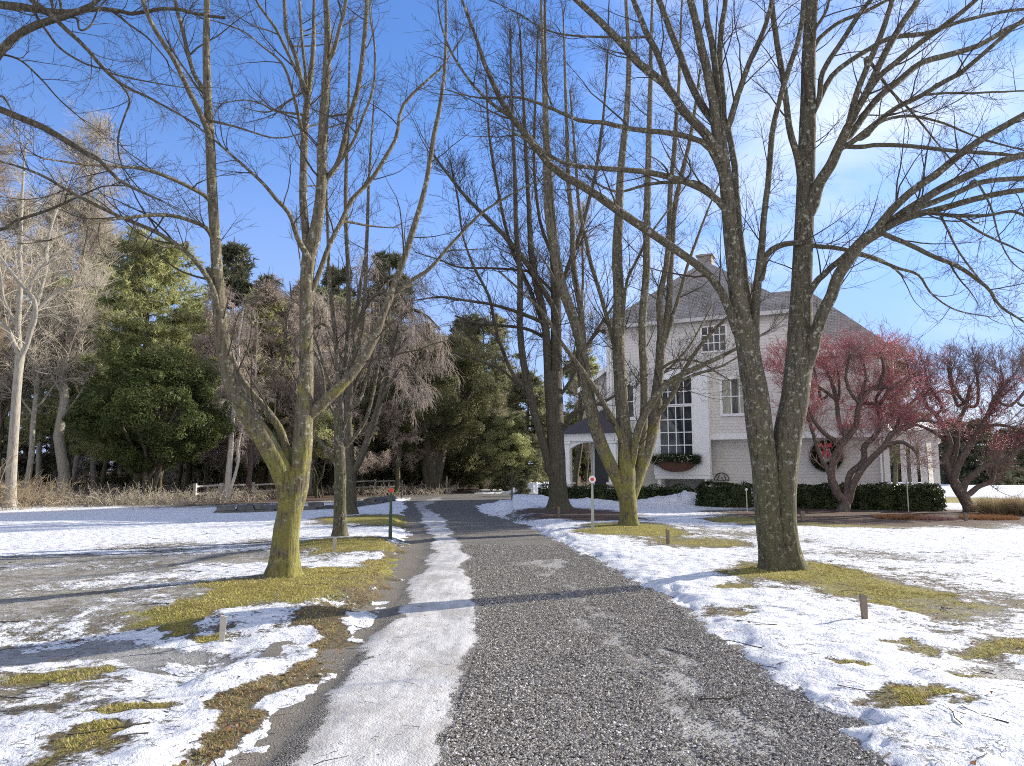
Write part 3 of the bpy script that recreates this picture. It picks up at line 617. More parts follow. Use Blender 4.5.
def build_near_trees():
    # --- left foreground tree
    T = Traced(284, 578, 10.6, seed=3)
    T.limb([38, 30, 27, 25, 24, 24, 20], 0, [282, 598, 283, 578, 285, 550, 288, 522, 291, 503, 296, 482, 300, 468], True)
    T.limb([14, 19, 21, 20, 19, 17, 15, 13, 11, 10, 9.5, 8.5, 7.5, 6, 4, 2], -1.6, [292, 515, 289, 495, 283, 476, 271, 449, 253, 423, 233, 389, 224, 352, 219, 309, 216, 255, 212, 190, 211, 157, 208, 104, 206, 52, 207, 0, 205, -80, 207, -190], True)
    T.limb([16, 20, 21, 20, 17, 15, 13.5, 13, 14, 15], .3, [292, 515, 297, 492, 299, 472, 302, 442, 304, 408, 306, 374, 306, 340, 306, 295, 308, 266, 311, 246], True)
    T.limb([15, 12, 11, 10, 9, 8, 7, 6, 4, 1.5], -.9, [312, 250, 317, 223, 321, 189, 321, 146, 324, 104, 327, 65, 327, 26, 326, 0, 329, -90, 330, -190])
    T.limb([9, 8.5, 8, 7.5, 6, 5, 3, 1.2], 1.2, [308, 250, 305, 223, 303, 180, 306, 117, 310, 80, 313, 52, 314, 0, 318, -130])
    T.limb([12, 11, 10, 9, 8, 7, 6, 5, 5, 4, 3, 2], 1.3, [308, 416, 329, 398, 352, 374, 370, 347, 382, 315, 400, 269, 417, 217, 426, 183, 434, 136, 442, 95, 446, 30, 444, -120])
    T.limb([9, 8, 6.5, 6, 5], .8, [292, 478, 285, 442, 270, 415, 250, 391, 237, 370, 227, 341, 222, 318])
    T.limb([6, 5.5, 5, 4, 3], .9, [327, 178, 337, 167, 343, 146, 350, 117, 359, 84, 364, 44, 367, 0, 372, -120])
    T.limb([4, 3, 2, 1], -.8, [329, 176, 352, 144, 363, 117, 373, 89, 375, 52, 370, 12, 372, -40])
    T.limb([5, 4, 3, 1], -.7, [327, 65, 334, 50, 341, 23, 346, 0, 354, -80])
    T.limb([5, 4, 3], 1.1, [303, 88, 297, 60, 287, 34, 284, 0, 280, -70])
    T.limb([4, 3, 1.5], -.9, [308, 92, 295, 68, 277, 31, 256, 0, 240, -40])
    T.limb([3.5, 3, 1.5], .5, [306, 80, 301, 26, 299, -20, 296, -90])
    T.limb([4, 3, 1.5, .8], -1.2, [301, 128, 292, 89, 282, 63, 263, 47, 243, 31, 214, 21, 196, 18])
    T.limb([8, 5.5, 4, 3, 2, 1], -1.4, [310, 262, 297, 236, 289, 214, 275, 198, 263, 183, 245, 167, 227, 151, 206, 133, 180, 115])
    T.limb([6, 5, 4.5, 4, 3, 1], 1.2, [313, 290, 329, 246, 341, 223, 352, 200, 370, 181, 385, 158, 397, 136, 402, 107, 423, 84, 441, 68, 460, 40])
    T.limb([5, 4.5, 3.5, 3, 2, 1], .9, [391, 298, 412, 280, 429, 269, 446, 250, 463, 232, 483, 212, 521, 189, 546, 178])
    T.limb([5.5, 5, 4, 3.5, 2.5, 1], -1.9, [214, 291, 197, 263, 180, 247, 154, 231, 123, 218, 78, 196, 39, 174, 0, 161, -40, 150])
    T.limb([4.5, 4, 3, 1.5], -1.5, [208, 230, 194, 222, 167, 215, 125, 218, 95, 223, 52, 240])
    T.limb([4.5, 4, 3, 1.5], -1.6, [208, 199, 191, 188, 151, 171, 112, 166, 80, 164, 40, 158])
    T.limb([6, 5.5, 4.5, 3], -1.2, [207, 130, 188, 88, 173, 58, 155, 29, 142, 0, 132, -40])
    T.limb([5, 4.5, 4, 3], .8, [205, 95, 192, 69, 183, 31, 175, 0, 170, -60])
    T.limb([3, 2.5, 1.5], -.8, [186, 252, 188, 242, 178, 247, 162, 246, 151, 239])
    T.limb([3, 2, 1], -1, [207, 120, 240, 128, 275, 138, 305, 133])
    T.limb([3, 2, 1], 1, [304, 116, 275, 111, 262, 104, 243, 100, 220, 104])
    T.limb([2.5, 2, 1], 1, [303, 92, 290, 100, 268, 112, 245, 108])
    T.limb([2.5, 2, 1], .5, [352, 115, 330, 116, 318, 114])
    T.limb([3, 2, 1], .8, [344, 222, 370, 226, 394, 228])
    T.build('bare_tree', 'large bare tree with mossy trunk dividing into three limbs, nearest left of the driveway', 'tree', M['bark_moss'], M['twig'], 3.2, (.5, 1.9), skip=1, rmin=.0023)
    # --- right foreground tree
    T = Traced(783, 568, 11.3, seed=8)
    T.limb([30, 26, 24, 24, 25, 26, 25, 23, 20, 12], 0, [777, 585, 775, 566, 770, 540, 766, 500, 763.5, 465, 760, 430, 755, 395, 752, 373, 749, 350, 745, 325], True, dstart=0)
    T.limb([30, 26, 23.5, 24, 27, 28, 27, 26, 25, 17], .15, [793, 585, 790, 566, 785, 535, 783.5, 500, 784, 465, 788.5, 430, 795, 399, 798, 366, 801, 340, 802, 310], True, dstart=.05)
    T.limb([24, 23, 22, 18, 15, 14, 13, 12, 11, 10], -.5, [753, 380, 750, 360, 746, 335, 738, 295, 732, 245, 728, 200, 724, 165, 722, 149, 721, 132, 721, 122], True)
    T.limb([26, 24, 21, 19, 18, 17, 15, 14, 13, 11, 7, 3], .4, [800, 350, 801, 325, 802, 287, 804, 235, 806, 185, 807, 136, 808, 99, 809, 50, 812, 0, 814, -40, 818, -120, 822, -230], True)
    T.limb([14, 13, 12, 12, 12, 12], -.8, [807, 366, 818, 327, 831, 295, 844, 267, 857, 248, 880, 230])
    T.limb([11, 10, 9, 7, 5], -.9, [718, 148, 714, 110, 708, 75, 702, 50, 695, 20, 688, -10, 676, -70])
    T.limb([8, 7, 6, 5, 3], .7, [720, 126, 717, 87, 713, 50, 707, 20, 705, 0, 700, -80])
    T.limb([8, 6.5, 5, 4], 1.2, [723, 126, 722, 87, 720, 55, 722, 25, 726, 0, 731, -80])
    T.limb([7, 6, 5, 4, 3], -.6, [727, 128, 737, 99, 749, 62, 763, 32, 772, 0, 784, -70])
    T.limb([10, 9, 8, 8, 7, 6], 1.0, [752, 345, 750, 310, 746, 285, 740, 235, 736, 196, 733, 160, 728, 128])
    T.limb([11, 9, 8, 6.5, 6, 6, 5], -.4, [755, 345, 755, 320, 757, 287, 760, 256, 763, 222, 768, 184, 772, 136, 782, 92])
    T.limb([6, 5, 4], .4, [782, 92, 790, 66, 799, 37, 804, 0, 808, -60])
    T.limb([8, 7, 6, 6, 5, 4], -.7, [801, 180, 797, 155, 789, 128, 785, 92, 776, 37, 772, 0, 766, -60])
    T.limb([10, 8.5, 8, 8.5, 9, 8.5, 8, 7, 6, 4, 3, 2], -2.4, [740, 340, 730, 312, 719, 287, 704, 270, 681, 253, 646, 229, 620, 211, 587, 188, 556, 170, 527, 136, 506, 110, 488, 73, 475, 34, 462, 0, 452, -30])
    T.limb([5, 4, 3, 2, 1.2], -1.2, [540, 150, 516, 122, 492, 104, 470, 81, 451, 52, 440, 20, 437, -10])
    T.limb([6, 6, 5.5, 5, 4, 3, 2, 1], -1.5, [722, 175, 707, 145, 681, 135, 652, 131, 626, 128, 603, 122, 579, 120, 543, 105, 517, 97, 480, 98, 447, 90])
    T.limb([7.5, 7, 6.5, 6, 5, 4, 3, 1.5], -1.7, [731, 218, 713, 196, 687, 183, 652, 173, 624, 170, 574, 165, 553, 157, 530, 142, 505, 128])
    T.limb([6, 5, 4, 3, 2, 1], 1.5, [731, 222, 720, 203, 700, 184, 671, 182, 646, 185, 620, 192, 603, 187, 590, 178, 570, 160])
    T.limb([11, 10, 9, 8.5, 8, 7, 6, 5], -1.6, [724, 165, 707, 136, 687, 115, 671, 92, 655, 76, 639, 63, 621, 42, 603, 24, 577, 0, 545, -30])
    T.limb([7, 6.5, 6, 5, 4], .6, [672, 95, 660, 60, 647, 34, 637, 10, 628, -15, 610, -60])
    T.limb([8, 7.5, 7, 6, 4], 1.4, [722, 135, 702, 105, 689, 81, 679, 52, 668, 24, 659, 0, 640, -60])
    T.limb([3, 2.5, 2, 1.5, 1], -1, [650, 37, 625, 38, 605, 37, 566, 35, 540, 27, 520, 14, 490, 0])
    T.limb([6, 5.5, 5, 4], -.7, [819, 99, 821, 78, 829, 60, 844, 37, 861, 12, 871, 0, 892, -30])
    T.limb([6, 5.5, 5, 5, 4, 3.5, 3, 2], 1.1, [818, 102, 831, 77, 849, 62, 869, 49, 890, 38, 928, 33, 956, 23, 991, 14, 1024, 9, 1070, 4])
    T.limb([5, 4, 3], .5, [815, 45, 829, 30, 844, 20, 864, 12, 885, 1, 910, -12])
    T.limb([4, 3, 2], -.5, [815, 30, 824, 15, 829, 0, 838, -40])
    T.limb([14, 12, 11, 10, 9], -.6, [812, 205, 819, 184, 831, 164, 841, 142, 848, 126], True)
    T.limb([6.5, 6, 6, 5, 4], -1, [848, 125, 856, 96, 866, 70, 881, 35, 890, 8, 902, -40])
    T.limb([8, 7.5, 7, 6, 5], .6, [848, 128, 858, 108, 869, 87, 885, 54, 902, 24, 918, 0, 938, -45])
    T.limb([6.5, 6, 6, 5, 4], -1.4, [852, 120, 876, 80, 897, 61, 921, 42, 944, 26, 968, 7, 990, -14])
    T.limb([7, 7, 6.5, 6, 5.5, 5, 4], 1.5, [848, 138, 874, 103, 897, 82, 921, 63, 949, 55, 979, 45, 1010, 28, 1040, 14, 1080, -4])
    T.limb([6, 5.5, 5, 5, 4.5, 4, 3], -1.6, [846, 146, 874, 125, 897, 108, 921, 96, 944, 82, 963, 71, 991, 47, 1018, 24, 1050, -4])
    T.limb([3, 2.5, 2, 1.5], 1, [924, 95, 945, 93, 968, 93, 1000, 92, 1040, 90])
    T.limb([5, 4.5, 4, 4, 3, 2], .7, [842, 146, 860, 147, 878, 145, 913, 146, 944, 150, 979, 153, 1024, 157, 1070, 166])
    T.limb([4, 3, 2, 1.5], 1.2, [866, 137, 880, 122, 906, 116, 940, 122, 980, 138, 1030, 152])
    T.limb([9, 8, 7.5, 7, 6.5, 6], -1.6, [872, 234, 895, 207, 916, 188, 937, 173, 958, 156, 979, 141, 1003, 127, 1030, 112, 1080, 84])
    T.limb([9, 8, 8, 7.5, 7, 6], .7, [872, 236, 895, 218, 913, 207, 937, 191, 968, 176, 1000, 162, 1030, 153, 1080, 142])
    T.limb([6, 6, 5.5, 5, 4], 1.8, [905, 212, 928, 204, 956, 193, 986, 181, 1024, 178, 1070, 173])
    T.limb([7, 7, 6.5, 6, 5, 4], -.6, [880, 231, 900, 221, 921, 214, 956, 205, 991, 195, 1024, 190, 1075, 184])
    T.limb([4.5, 4, 4, 3, 2.5, 2], -1.5, [885, 226, 904, 212, 930, 213, 956, 216, 991, 215, 1015, 212, 1045, 228, 1080, 250])
    T.limb([5.5, 5, 4.5, 4, 3, 2, 1.2], -.9, [876, 232, 890, 237, 909, 245, 932, 256, 956, 266, 975, 278, 989, 289, 1000, 306, 1024, 322, 1050, 345])
    T.limb([4.5, 4, 3, 2, 1.5, 1], .9, [850, 255, 862, 255, 878, 260, 897, 268, 918, 275, 932, 294, 956, 310, 991, 317])
    T.limb([2.5, 2, 1.8, 1.2], .4, [940, 215, 956, 247, 972, 270, 988, 289])
    T.limb([3, 2.5, 2, 1], -.9, [955, 216, 982, 233, 1012, 247, 1035, 258])
    T.limb([2.5, 2, 1.5, 1], .5, [975, 180, 990, 205, 1000, 240, 1012, 262, 1030, 275])
    T.limb([7, 6.5, 6, 5, 4.5, 4, 3, 2], .6, [762, 275, 765, 258, 779, 246, 798, 243, 815, 246, 836, 248, 860, 253, 885, 262, 905, 278])
    T.limb([7, 6, 6, 5], -.5, [812, 288, 826, 272, 839, 261, 860, 240])
    T.limb([4, 3, 2, 1], 1.4, [867, 57, 890, 90, 910, 110, 935, 140, 960, 170])
    T.build('bare_tree', 'massive bare tree with twin grey trunks, nearest right of the driveway', 'tree', M['bark'], M['twig'], 2.6, (.5, 2.0), skip=2, rmin=.0024)
    # --- centre right multi stem tree
    T = Traced(628, 527, 19.6, seed=5)
    T.limb([26, 18, 17, 17, 18, 17, 12], 0, [629, 538, 629, 526, 628, 505, 627, 490, 627, 478, 626, 462, 625, 440], True)
    T.limb([10, 13, 13, 11.5, 10, 10, 9, 8, 6.5, 5, 4, 2.5, 1.5], -1.2, [627, 506, 621, 488, 614, 472, 604, 452, 595, 426, 588, 392, 583, 357, 577, 328, 567, 303, 558, 270, 550, 227, 547, 192, 545, 110, 542, 30, 540, -40], True)
    T.limb([15, 14, 13, 12, 11, 10, 8, 7, 6, 5, 3, 2], .4, [627, 480, 625, 444, 622, 405, 620, 366, 618, 340, 619, 297, 617, 257, 619, 215, 621, 170, 627, 110, 629, 52, 626, 5, 625, -60], True)
    T.limb([9, 13, 13.5, 13, 12, 10, 9, 9], 1.0, [629, 508, 633, 490, 641, 467, 650, 440, 656, 405, 659, 375, 661, 348, 662, 325], True)
    T.limb([9, 8, 8, 8, 7.5, 7, 6, 4.5, 3, 2], -1.6, [640, 460, 644, 425, 644, 379, 643, 350, 643, 312, 646, 274, 647, 230, 648, 180, 650, 100, 652, 10, 654, -40])
    T.limb([7, 6, 5.5, 5, 3, 2], -.6, [661, 340, 660, 297, 665, 274, 669, 239, 670, 200, 674, 150, 679, 79, 682, 0])
    T.limb([7, 6.5, 6, 5, 4, 2], .8, [663, 335, 668, 312, 670, 279, 672, 240, 676, 200, 690, 140, 700, 70])
    T.limb([5, 4, 3, 2, 1], .8, [664, 345, 679, 297, 688, 265, 702, 225, 716, 190, 730, 160])
    T.limb([7, 6.5, 6, 5, 4, 3, 1.5], 1.2, [584, 362, 580, 307, 575, 281, 573, 250, 572, 215, 569, 187, 566, 100, 563, 10])
    T.limb([6, 5.5, 5, 4, 3, 2], -1.5, [619, 433, 604, 405, 591, 383, 573, 358, 557, 336, 543, 312, 520, 290, 500, 272])
    T.limb([5, 4.5, 4, 3, 2], 1, [620, 372, 608, 321, 599, 290, 590, 262, 586, 240, 579, 205, 575, 150, 570, 90])
    T.limb([4, 3.5, 3, 2, 1], -.8, [622, 345, 626, 286, 636, 262, 650, 235, 668, 210, 690, 180])
    T.limb([6, 8, 7.5, 7, 6, 5, 4, 3, 2], -1.8, [633, 462, 638, 432, 650, 405, 663, 387, 680, 376, 700, 366, 722, 356, 742, 346, 770, 330])
    T.limb([4, 3.5, 3, 2, 1.5], .9, [661, 390, 678, 382, 700, 373, 722, 366, 745, 352])
    T.limb([5, 5, 4, 4, 3, 2], -1, [655, 418, 671, 397, 682, 374, 697, 350, 714, 330, 731, 314, 750, 296])
    T.limb([3, 2.5, 2, 1.2], 1.2, [662, 375, 676, 362, 690, 345, 700, 328, 712, 305])
    T.limb([3, 2.5, 2, 1], -.4, [660, 370, 678, 360, 700, 362, 716, 372, 730, 380])
    T.limb([3.5, 3, 2, 1], 1.2, [577, 320, 560, 290, 545, 262, 528, 240])
    T.build('multi_stem_tree', 'bare tree with five upright stems and mossy foot in front of the flower box', 'tree', M['bark_moss'], M['twig'], 3.2, (.7, 2.3), skip=1, rmin=.0038, up=.09)
    # --- tree behind it on bare soil
    T = Traced(559, 510, 27.5, seed=6)
    T.limb([30, 22, 18, 17, 17, 18, 17], 0, [560, 519, 559, 507, 558, 490, 557, 464, 555, 427, 554, 395, 553, 372], True)
    T.limb([8, 8, 7, 5, 4, 3, 2], -1, [549, 385, 547, 350, 543, 312, 536, 281, 532, 250, 528, 190, 524, 110, 520, 30])
    T.limb([12, 11, 10, 9, 7, 5, 3, 2], .6, [557, 380, 556, 345, 556, 312, 555, 274, 553, 239, 550, 203, 546, 120, 545, 20, 545, -40])
    T.limb([8, 8, 7, 6, 5, 4, 3, 2], -1.5, [552, 480, 544, 447, 534, 414, 528, 385, 523, 360, 520, 325, 520, 279, 516, 227, 515, 180, 512, 100, 510, 30])
    T.limb([4.5, 4, 3, 2, 1.5], -1, [528, 390, 515, 377, 499, 340, 489, 297, 475, 269, 463, 236, 458, 200, 450, 160])
    T.limb([4, 3, 2, 1.5], 1.3, [531, 400, 505, 372, 485, 363, 460, 354, 435, 352, 415, 358])
    T.limb([5, 4.5, 4, 3, 2], 1.5, [560, 374, 577, 360, 591, 340, 605, 318, 622, 295])
    T.limb([4, 3, 2], -1, [563, 392, 574, 375, 584, 350, 600, 330])
    T.limb([5, 4.5, 4, 3, 2], -.8, [564, 428, 574, 414, 589, 407, 609, 399, 630, 385])
    T.limb([6, 6, 5.5, 5, 4, 3, 2], -2, [556, 315, 541, 286, 522, 257, 501, 232, 482, 213, 463, 194, 446, 172, 430, 150])
    T.limb([3.5, 3, 2.5, 2, 1], 1.8, [555, 296, 534, 274, 517, 270, 487, 268, 459, 267, 440, 260, 415, 252])
    T.limb([4, 4, 3, 2.5, 1.5], -1.6, [547, 325, 522, 314, 494, 305, 463, 300, 440, 297, 418, 300])
    T.limb([4, 3.5, 3, 2], 1.4, [552, 345, 530, 330, 508, 326, 480, 324, 455, 316])
    T.limb([5, 4, 3, 2], .8, [545, 330, 530, 290, 512, 250, 500, 200, 490, 140, 486, 80])
    T.limb([5, 4, 3, 2], -.8, [557, 300, 570, 262, 584, 220, 596, 170, 604, 110, 608, 50])
    T.limb([4, 3, 2], 1, [554, 262, 540, 220, 534, 160, 536, 90, 538, 30])
    T.build('tall_bare_tree', 'tall dark bare tree with flared base on bare soil beside the porch', 'tree', M['bark_dark'], M['twig'], 3.2, (.9, 3.2), skip=1, rmin=.006, up=.12, sub=(7, 3))
    # --- second tree of the left row
    T = Traced(341, 541, 17.0, seed=12)
    T.limb([22, 14, 12.5, 12, 10, 9], 0, [341, 550, 340, 539, 340, 505, 340, 476, 339, 440, 338, 408], True)
    T.limb([5, 5, 4, 3, 2, 1], -.6, [338, 412, 338, 381, 334, 324, 329, 281, 328, 240, 326, 170, 330, 90])
    T.limb([5.5, 5, 4.5, 4, 3, 1.5], .7, [339, 405, 344, 375, 349, 318, 348, 270, 346, 229, 346, 180, 349, 90, 350, 20])
    T.limb([5, 4.5, 4, 3, 1.5], -.8, [340, 400, 348, 372, 358, 345, 364, 303, 367, 237, 369, 180, 374, 100])
    T.limb([4, 3, 2, 1], 1, [337, 402, 328, 378, 319, 350, 310, 320, 303, 280, 296, 230])
    T.limb([4, 3.5, 3, 2], .9, [343, 449, 356, 435, 368, 414, 376, 378, 382, 335, 388, 280])
    T.limb([5, 4, 3, 1.5], -.8, [337, 466, 322, 444, 311, 432, 300, 415, 290, 395])
    T.limb([4, 3, 2], .5, [343, 428, 350, 410, 360, 400, 370, 367, 380, 330, 396, 300])
    T.limb([3, 2.5, 1.5], 1, [338, 422, 326, 398, 322, 370, 310, 345, 285, 330])
    T.build('slender_bare_tree', 'slender bare tree with pale bark, second in the row along the left of the driveway', 'tree', M['bark'], M['twig'], 2.2, (.6, 2.0), skip=1, rmin=.0034, up=.11)
    # --- overhanging limbs at the upper left, from a tree just outside the picture
    T = Traced(-160, 590, 9.0, seed=14)
    T.limb([60, 48, 42, 36, 30, 24, 18], 0, [-160, 620, -158, 560, -150, 420, -140, 300, -125, 180, -110, 90, -95, -40], True)
    T.limb([16, 13, 10, 9, 8.5, 8, 6, 4], -.3, [-120, 150, -60, 110, -15, 72, 0, 51, 13, 38, 31, 28, 50, 21, 67, 16, 84, 8, 96, 2, 110, -12])
    T.limb([13, 11, 9, 8.5, 8, 5, 4, 3.5, 3], .5, [-118, 60, -60, 10, -20, 2, 0, 5, 21, 7, 61, 12, 104, 9, 134, 14, 157, 9, 178, 9, 200, 15, 225, 18])
    T.limb([12, 10, 8, 7, 7, 6, 4, 2], -.7, [-128, 190, -60, 120, -20, 104, 0, 110, 21, 119, 42, 127, 63, 139, 86, 153, 104, 163, 112, 175, 131, 187, 160, 200])
    T.limb([7, 6, 5, 4, 3, 2, 1], .6, [-140, 260, -60, 236, 0, 230, 16, 221, 52, 209, 78, 197, 104, 186, 125, 186])
    T.limb([7, 6, 5.5, 5, 4.5, 3.5, 2.5, 1.5], -.5, [-70, -60, 10, -20, 31, 0, 48, 12, 63, 27, 84, 46, 102, 67, 121, 84, 146, 96, 173, 111, 200, 126])
    T.limb([3.5, 3, 2], .3, [52, 15, 52, 2, 50, -20]); T.limb([3, 2.5, 2], .3, [61, 12, 60, -2, 62, -20]); T.limb([3, 2, 1], .3, [76, 18, 80, 30, 90, 26, 98, 10, 106, 0])
    T.limb([2.5, 2, 1.5, 1], .8, [0, 55, 20, 60, 40, 78, 60, 100, 85, 122]); T.limb([2.5, 2, 1.5, 1], .8, [122, 86, 130, 100, 124, 118, 118, 140, 122, 165, 140, 190])
    T.limb([2, 1.5, 1], .4, [108, 72, 130, 78, 150, 82, 186, 88]); T.limb([2.5, 2, 1], -.4, [0, 96, 8, 104, 12, 112])
    T.limb([3, 2.5, 1.5], -.6, [30, 8, 46, 30, 60, 48, 86, 64, 110, 70]); T.limb([2.5, 2, 1.5], .6, [110, 10, 130, 25, 150, 40, 168, 62])
    T.build('overhanging_tree', 'dark bare limbs reaching in at the upper left from a tree at the picture edge', 'tree', M['bark_dark'], M['twig'], 2.6, (.4, 1.7), skip=1, rmin=.0021, up=.02)
    # --- weeping tree, third on the left
    T = Traced(351, 516, 25.5, seed=15)
    T.limb([18, 12, 11, 10, 9], 0, [351, 524, 351, 514, 351, 490, 350, 465, 349, 450], True)
    T.limb([9, 8, 7, 6, 4, 2.5], .6, [349, 452, 347, 420, 350, 380, 354, 330, 360, 290, 364, 260])
    T.limb([7, 7, 6.5, 6, 5, 3.5, 2], -1, [353, 474, 365, 448, 379, 404, 387, 370, 396, 330, 408, 310, 424, 314, 440, 330])
    T.limb([5, 4, 3, 2], 1.2, [386, 372, 398, 350, 412, 336, 428, 338, 440, 352]); T.limb([5, 4, 3, 2], -1.4, [376, 412, 390, 385, 402, 365, 412, 370, 418, 385])
    T.limb([5, 4, 3, 2], 1.5, [350, 380, 338, 350, 325, 325, 312, 330, 304, 350]); T.limb([5, 4, 3], -1.6, [354, 330, 370, 300, 390, 290, 405, 300, 412, 320])
    T.limb([5, 4, 3, 2], 2.0, [351, 400, 362, 370, 378, 350, 392, 352, 398, 370])
    T.build('weeping_tree', 'weeping tree with pinkish hanging twigs, third in the row left of the driveway', 'tree', M['bark_dark'], M['twig_pink'], 3.2, (1.2, 3.0), skip=1, rmin=.006, up=-.05, sub=(9, 3), droop=.55, trmin=.45)
    # --- pale maple far left
    T = Traced(13, 492, 29, seed=16)
    T.limb([12, 10, 9, 8.5, 8, 9], 0, [10, 508, 11, 480, 13, 445, 15, 417, 18, 375, 20, 356], True)
    T.limb([6, 5, 4, 3, 2], -1, [20, 358, 28, 340, 35, 318, 34, 300, 22, 285, 10, 270, -5, 250]); T.limb([6, 5, 4, 3, 2], 1, [20, 358, 18, 330, 21, 286, 20, 250, 22, 200, 25, 150])
    T.limb([5, 4, 3, 2], 1, [31, 330, 38, 300, 46, 270, 48, 240, 60, 200]); T.limb([5, 4, 3, 2], -1.2, [18, 352, 8, 330, -6, 315, -20, 290]); T.limb([3.5, 3, 2, 1], .8, [35, 312, 52, 296, 70, 288, 90, 284]); T.limb([3.5, 3, 2, 1], -.8, [29, 290, 38, 270, 50, 262, 66, 250]); T.limb([3, 2.5, 2, 1], .8, [15, 322, 4, 300, 0, 270, -8, 240])
    T.build('pale_bare_tree', 'bare tree with a smooth pale sunlit trunk rising from brush at the far left', 'tree', M['bark_pale'], M['twig_pale'], 3.4, (.9, 2.6), skip=1, rmin=.0055, up=.06)

def build_crab():
    T = Traced(843, 513, 28.2, seed=21); up = T.limb
    up([12, 10, 9], 0, [842, 519, 843, 511, 846, 502], True)
    up([9, 8.5, 8, 7.5, 7, 6.5], .3, [846, 504, 836, 490, 832, 474, 834, 460, 841, 445, 847, 438])
    up([6, 5, 5, 4, 3], -.8, [847, 438, 856, 426, 858, 409, 866, 393, 878, 387, 893, 388]); up([5, 4.5, 4, 3], .8, [846, 438, 839, 423, 837, 405, 834, 388, 826, 370]); up([4.5, 4, 3, 2.5], -.6, [841, 443, 827, 436, 814, 421, 806, 402, 796, 388])
    up([5, 4, 3.5, 3], .7, [831, 476, 820, 455, 814, 436, 808, 418, 800, 400]); up([7, 6.5, 6, 6, 5, 4, 3], .9, [846, 503, 850, 475, 860, 465, 865, 458, 864, 447, 876, 434, 880, 416, 875, 404, 862, 404])
    up([7, 6.5, 6, 5.5, 5, 4, 3], -.9, [848, 503, 854, 484, 862, 470, 872, 458, 884, 447, 892, 434, 906, 426, 922, 420, 938, 424]); up([4, 4, 3, 2], -.8, [886, 446, 900, 442, 912, 448, 918, 457]); up([4, 3.5, 3, 2], 1, [878, 408, 888, 392, 902, 380, 918, 372])
    up([4, 3, 2], 1.2, [893, 434, 904, 412, 918, 398, 938, 392]); up([4, 3, 2], -1, [860, 404, 850, 392, 846, 375, 850, 355]); up([3.5, 3, 2], .6, [836, 400, 820, 388, 800, 378, 780, 372]); up([3.5, 3, 2], -1.2, [878, 388, 884, 370, 880, 352])
    for xx in (790, 812, 835, 862, 885, 905): up([3, 2.5, 1.5], None, [xx+ (850-xx)*.25, 398, xx+4, 378, xx, 358])
    T.build('crabapple_tree', 'red berried crabapple with three twisting stems in front of the wreathed wall', 'tree', M['bark_crab'], M['twig_crab'], 6.5, (.8, 3.0), skip=1, rmin=.0065, up=.10, sub=(7, 3), trmin=.45)
    berries(T, 23000, 31, lambda x, y: (y < 428)*(y > 330 + .0016*(x-850)**2), .55)
    T = Traced(972, 514, 28.0, seed=22); up = T.limb
    up([14, 11, 10, 10], 0, [974, 520, 971, 511, 965, 500, 955, 484], True); up([9, 8, 7, 6, 5, 3], .8, [956, 486, 949, 470, 946, 458, 950, 446, 945, 430, 936, 415, 926, 405]); up([7, 6.5, 6, 5, 4, 3], -.8, [953, 480, 960, 462, 970, 444, 980, 430, 988, 414, 1000, 400])
    up([5, 4.5, 4, 3], .3, [951, 466, 957, 446, 958, 425, 966, 405, 970, 385]); up([7, 6, 6, 5, 5, 3], -1, [962, 496, 968, 480, 985, 467, 1005, 460, 1016, 450, 1030, 440]); up([6, 5, 4, 3.5, 2], .8, [964, 498, 978, 487, 992, 481, 995, 466, 1000, 452])
    up([4, 3, 2], .9, [946, 440, 930, 430, 915, 425, 905, 430]); up([4, 3, 2], -1, [982, 428, 1000, 425, 1020, 430, 1036, 440]); up([3.5, 3, 2], -1, [988, 414, 996, 395, 1010, 380]); up([3.5, 3, 2], 1, [966, 405, 955, 390, 950, 370])
    for xx in (925, 948, 975, 1000, 1025, 1045): up([3, 2.5, 1.5], None, [xx+(980-xx)*.3, 405, xx+3, 385, xx, 366])
    T.build('crabapple_tree', 'dark spreading crabapple with one leaning trunk at the right end of the bed', 'tree', M['bark_crab'], M['twig_dark'], 7, (.8, 2.8), skip=1, rmin=.006, up=.12, sub=(8, 3), trmin=.4)
    berries(T, 7500, 32, lambda x, y: (y < 450)*(y > 375), .4)
def berries(T, n, seed, ok, cl):
    rng = np.random.default_rng(seed); pts = np.concatenate([T.tw[1].reshape(-1, 3), T.tw[2].reshape(-1, 3)])
    x, y = proj(pts + T.org); pts = pts[ok(x, y).astype(bool) if hasattr(ok(x, y), 'astype') else ok(x, y)]
    w = vnoise(pts[:, 0]*1.5, pts[:, 2]*1.5+pts[:, 1], 3); pts = pts[w > cl*.55]
    p = pts[rng.integers(0, len(pts), n)] + rng.normal(size=(n, 3))*.03
    o = np.array([(1, 0, 0), (0, 1, 0), (-1, 0, 0), (0, -1, 0), (0, 0, 1), (0, 0, -1)], float); f = [(0, 1, 4), (1, 2, 4), (2, 3, 4), (3, 0, 4), (1, 0, 5), (2, 1, 5), (3, 2, 5), (0, 3, 5)]
    V = (p[:, None]+o[None]*rng.uniform(.012, .020, n)[:, None, None]).reshape(-1, 3); Fc = (np.arange(n)[:, None, None]*6+np.array(f)[None]).reshape(-1, 3)
    npmesh('berries', V, Fc, M['berry'], T.root)
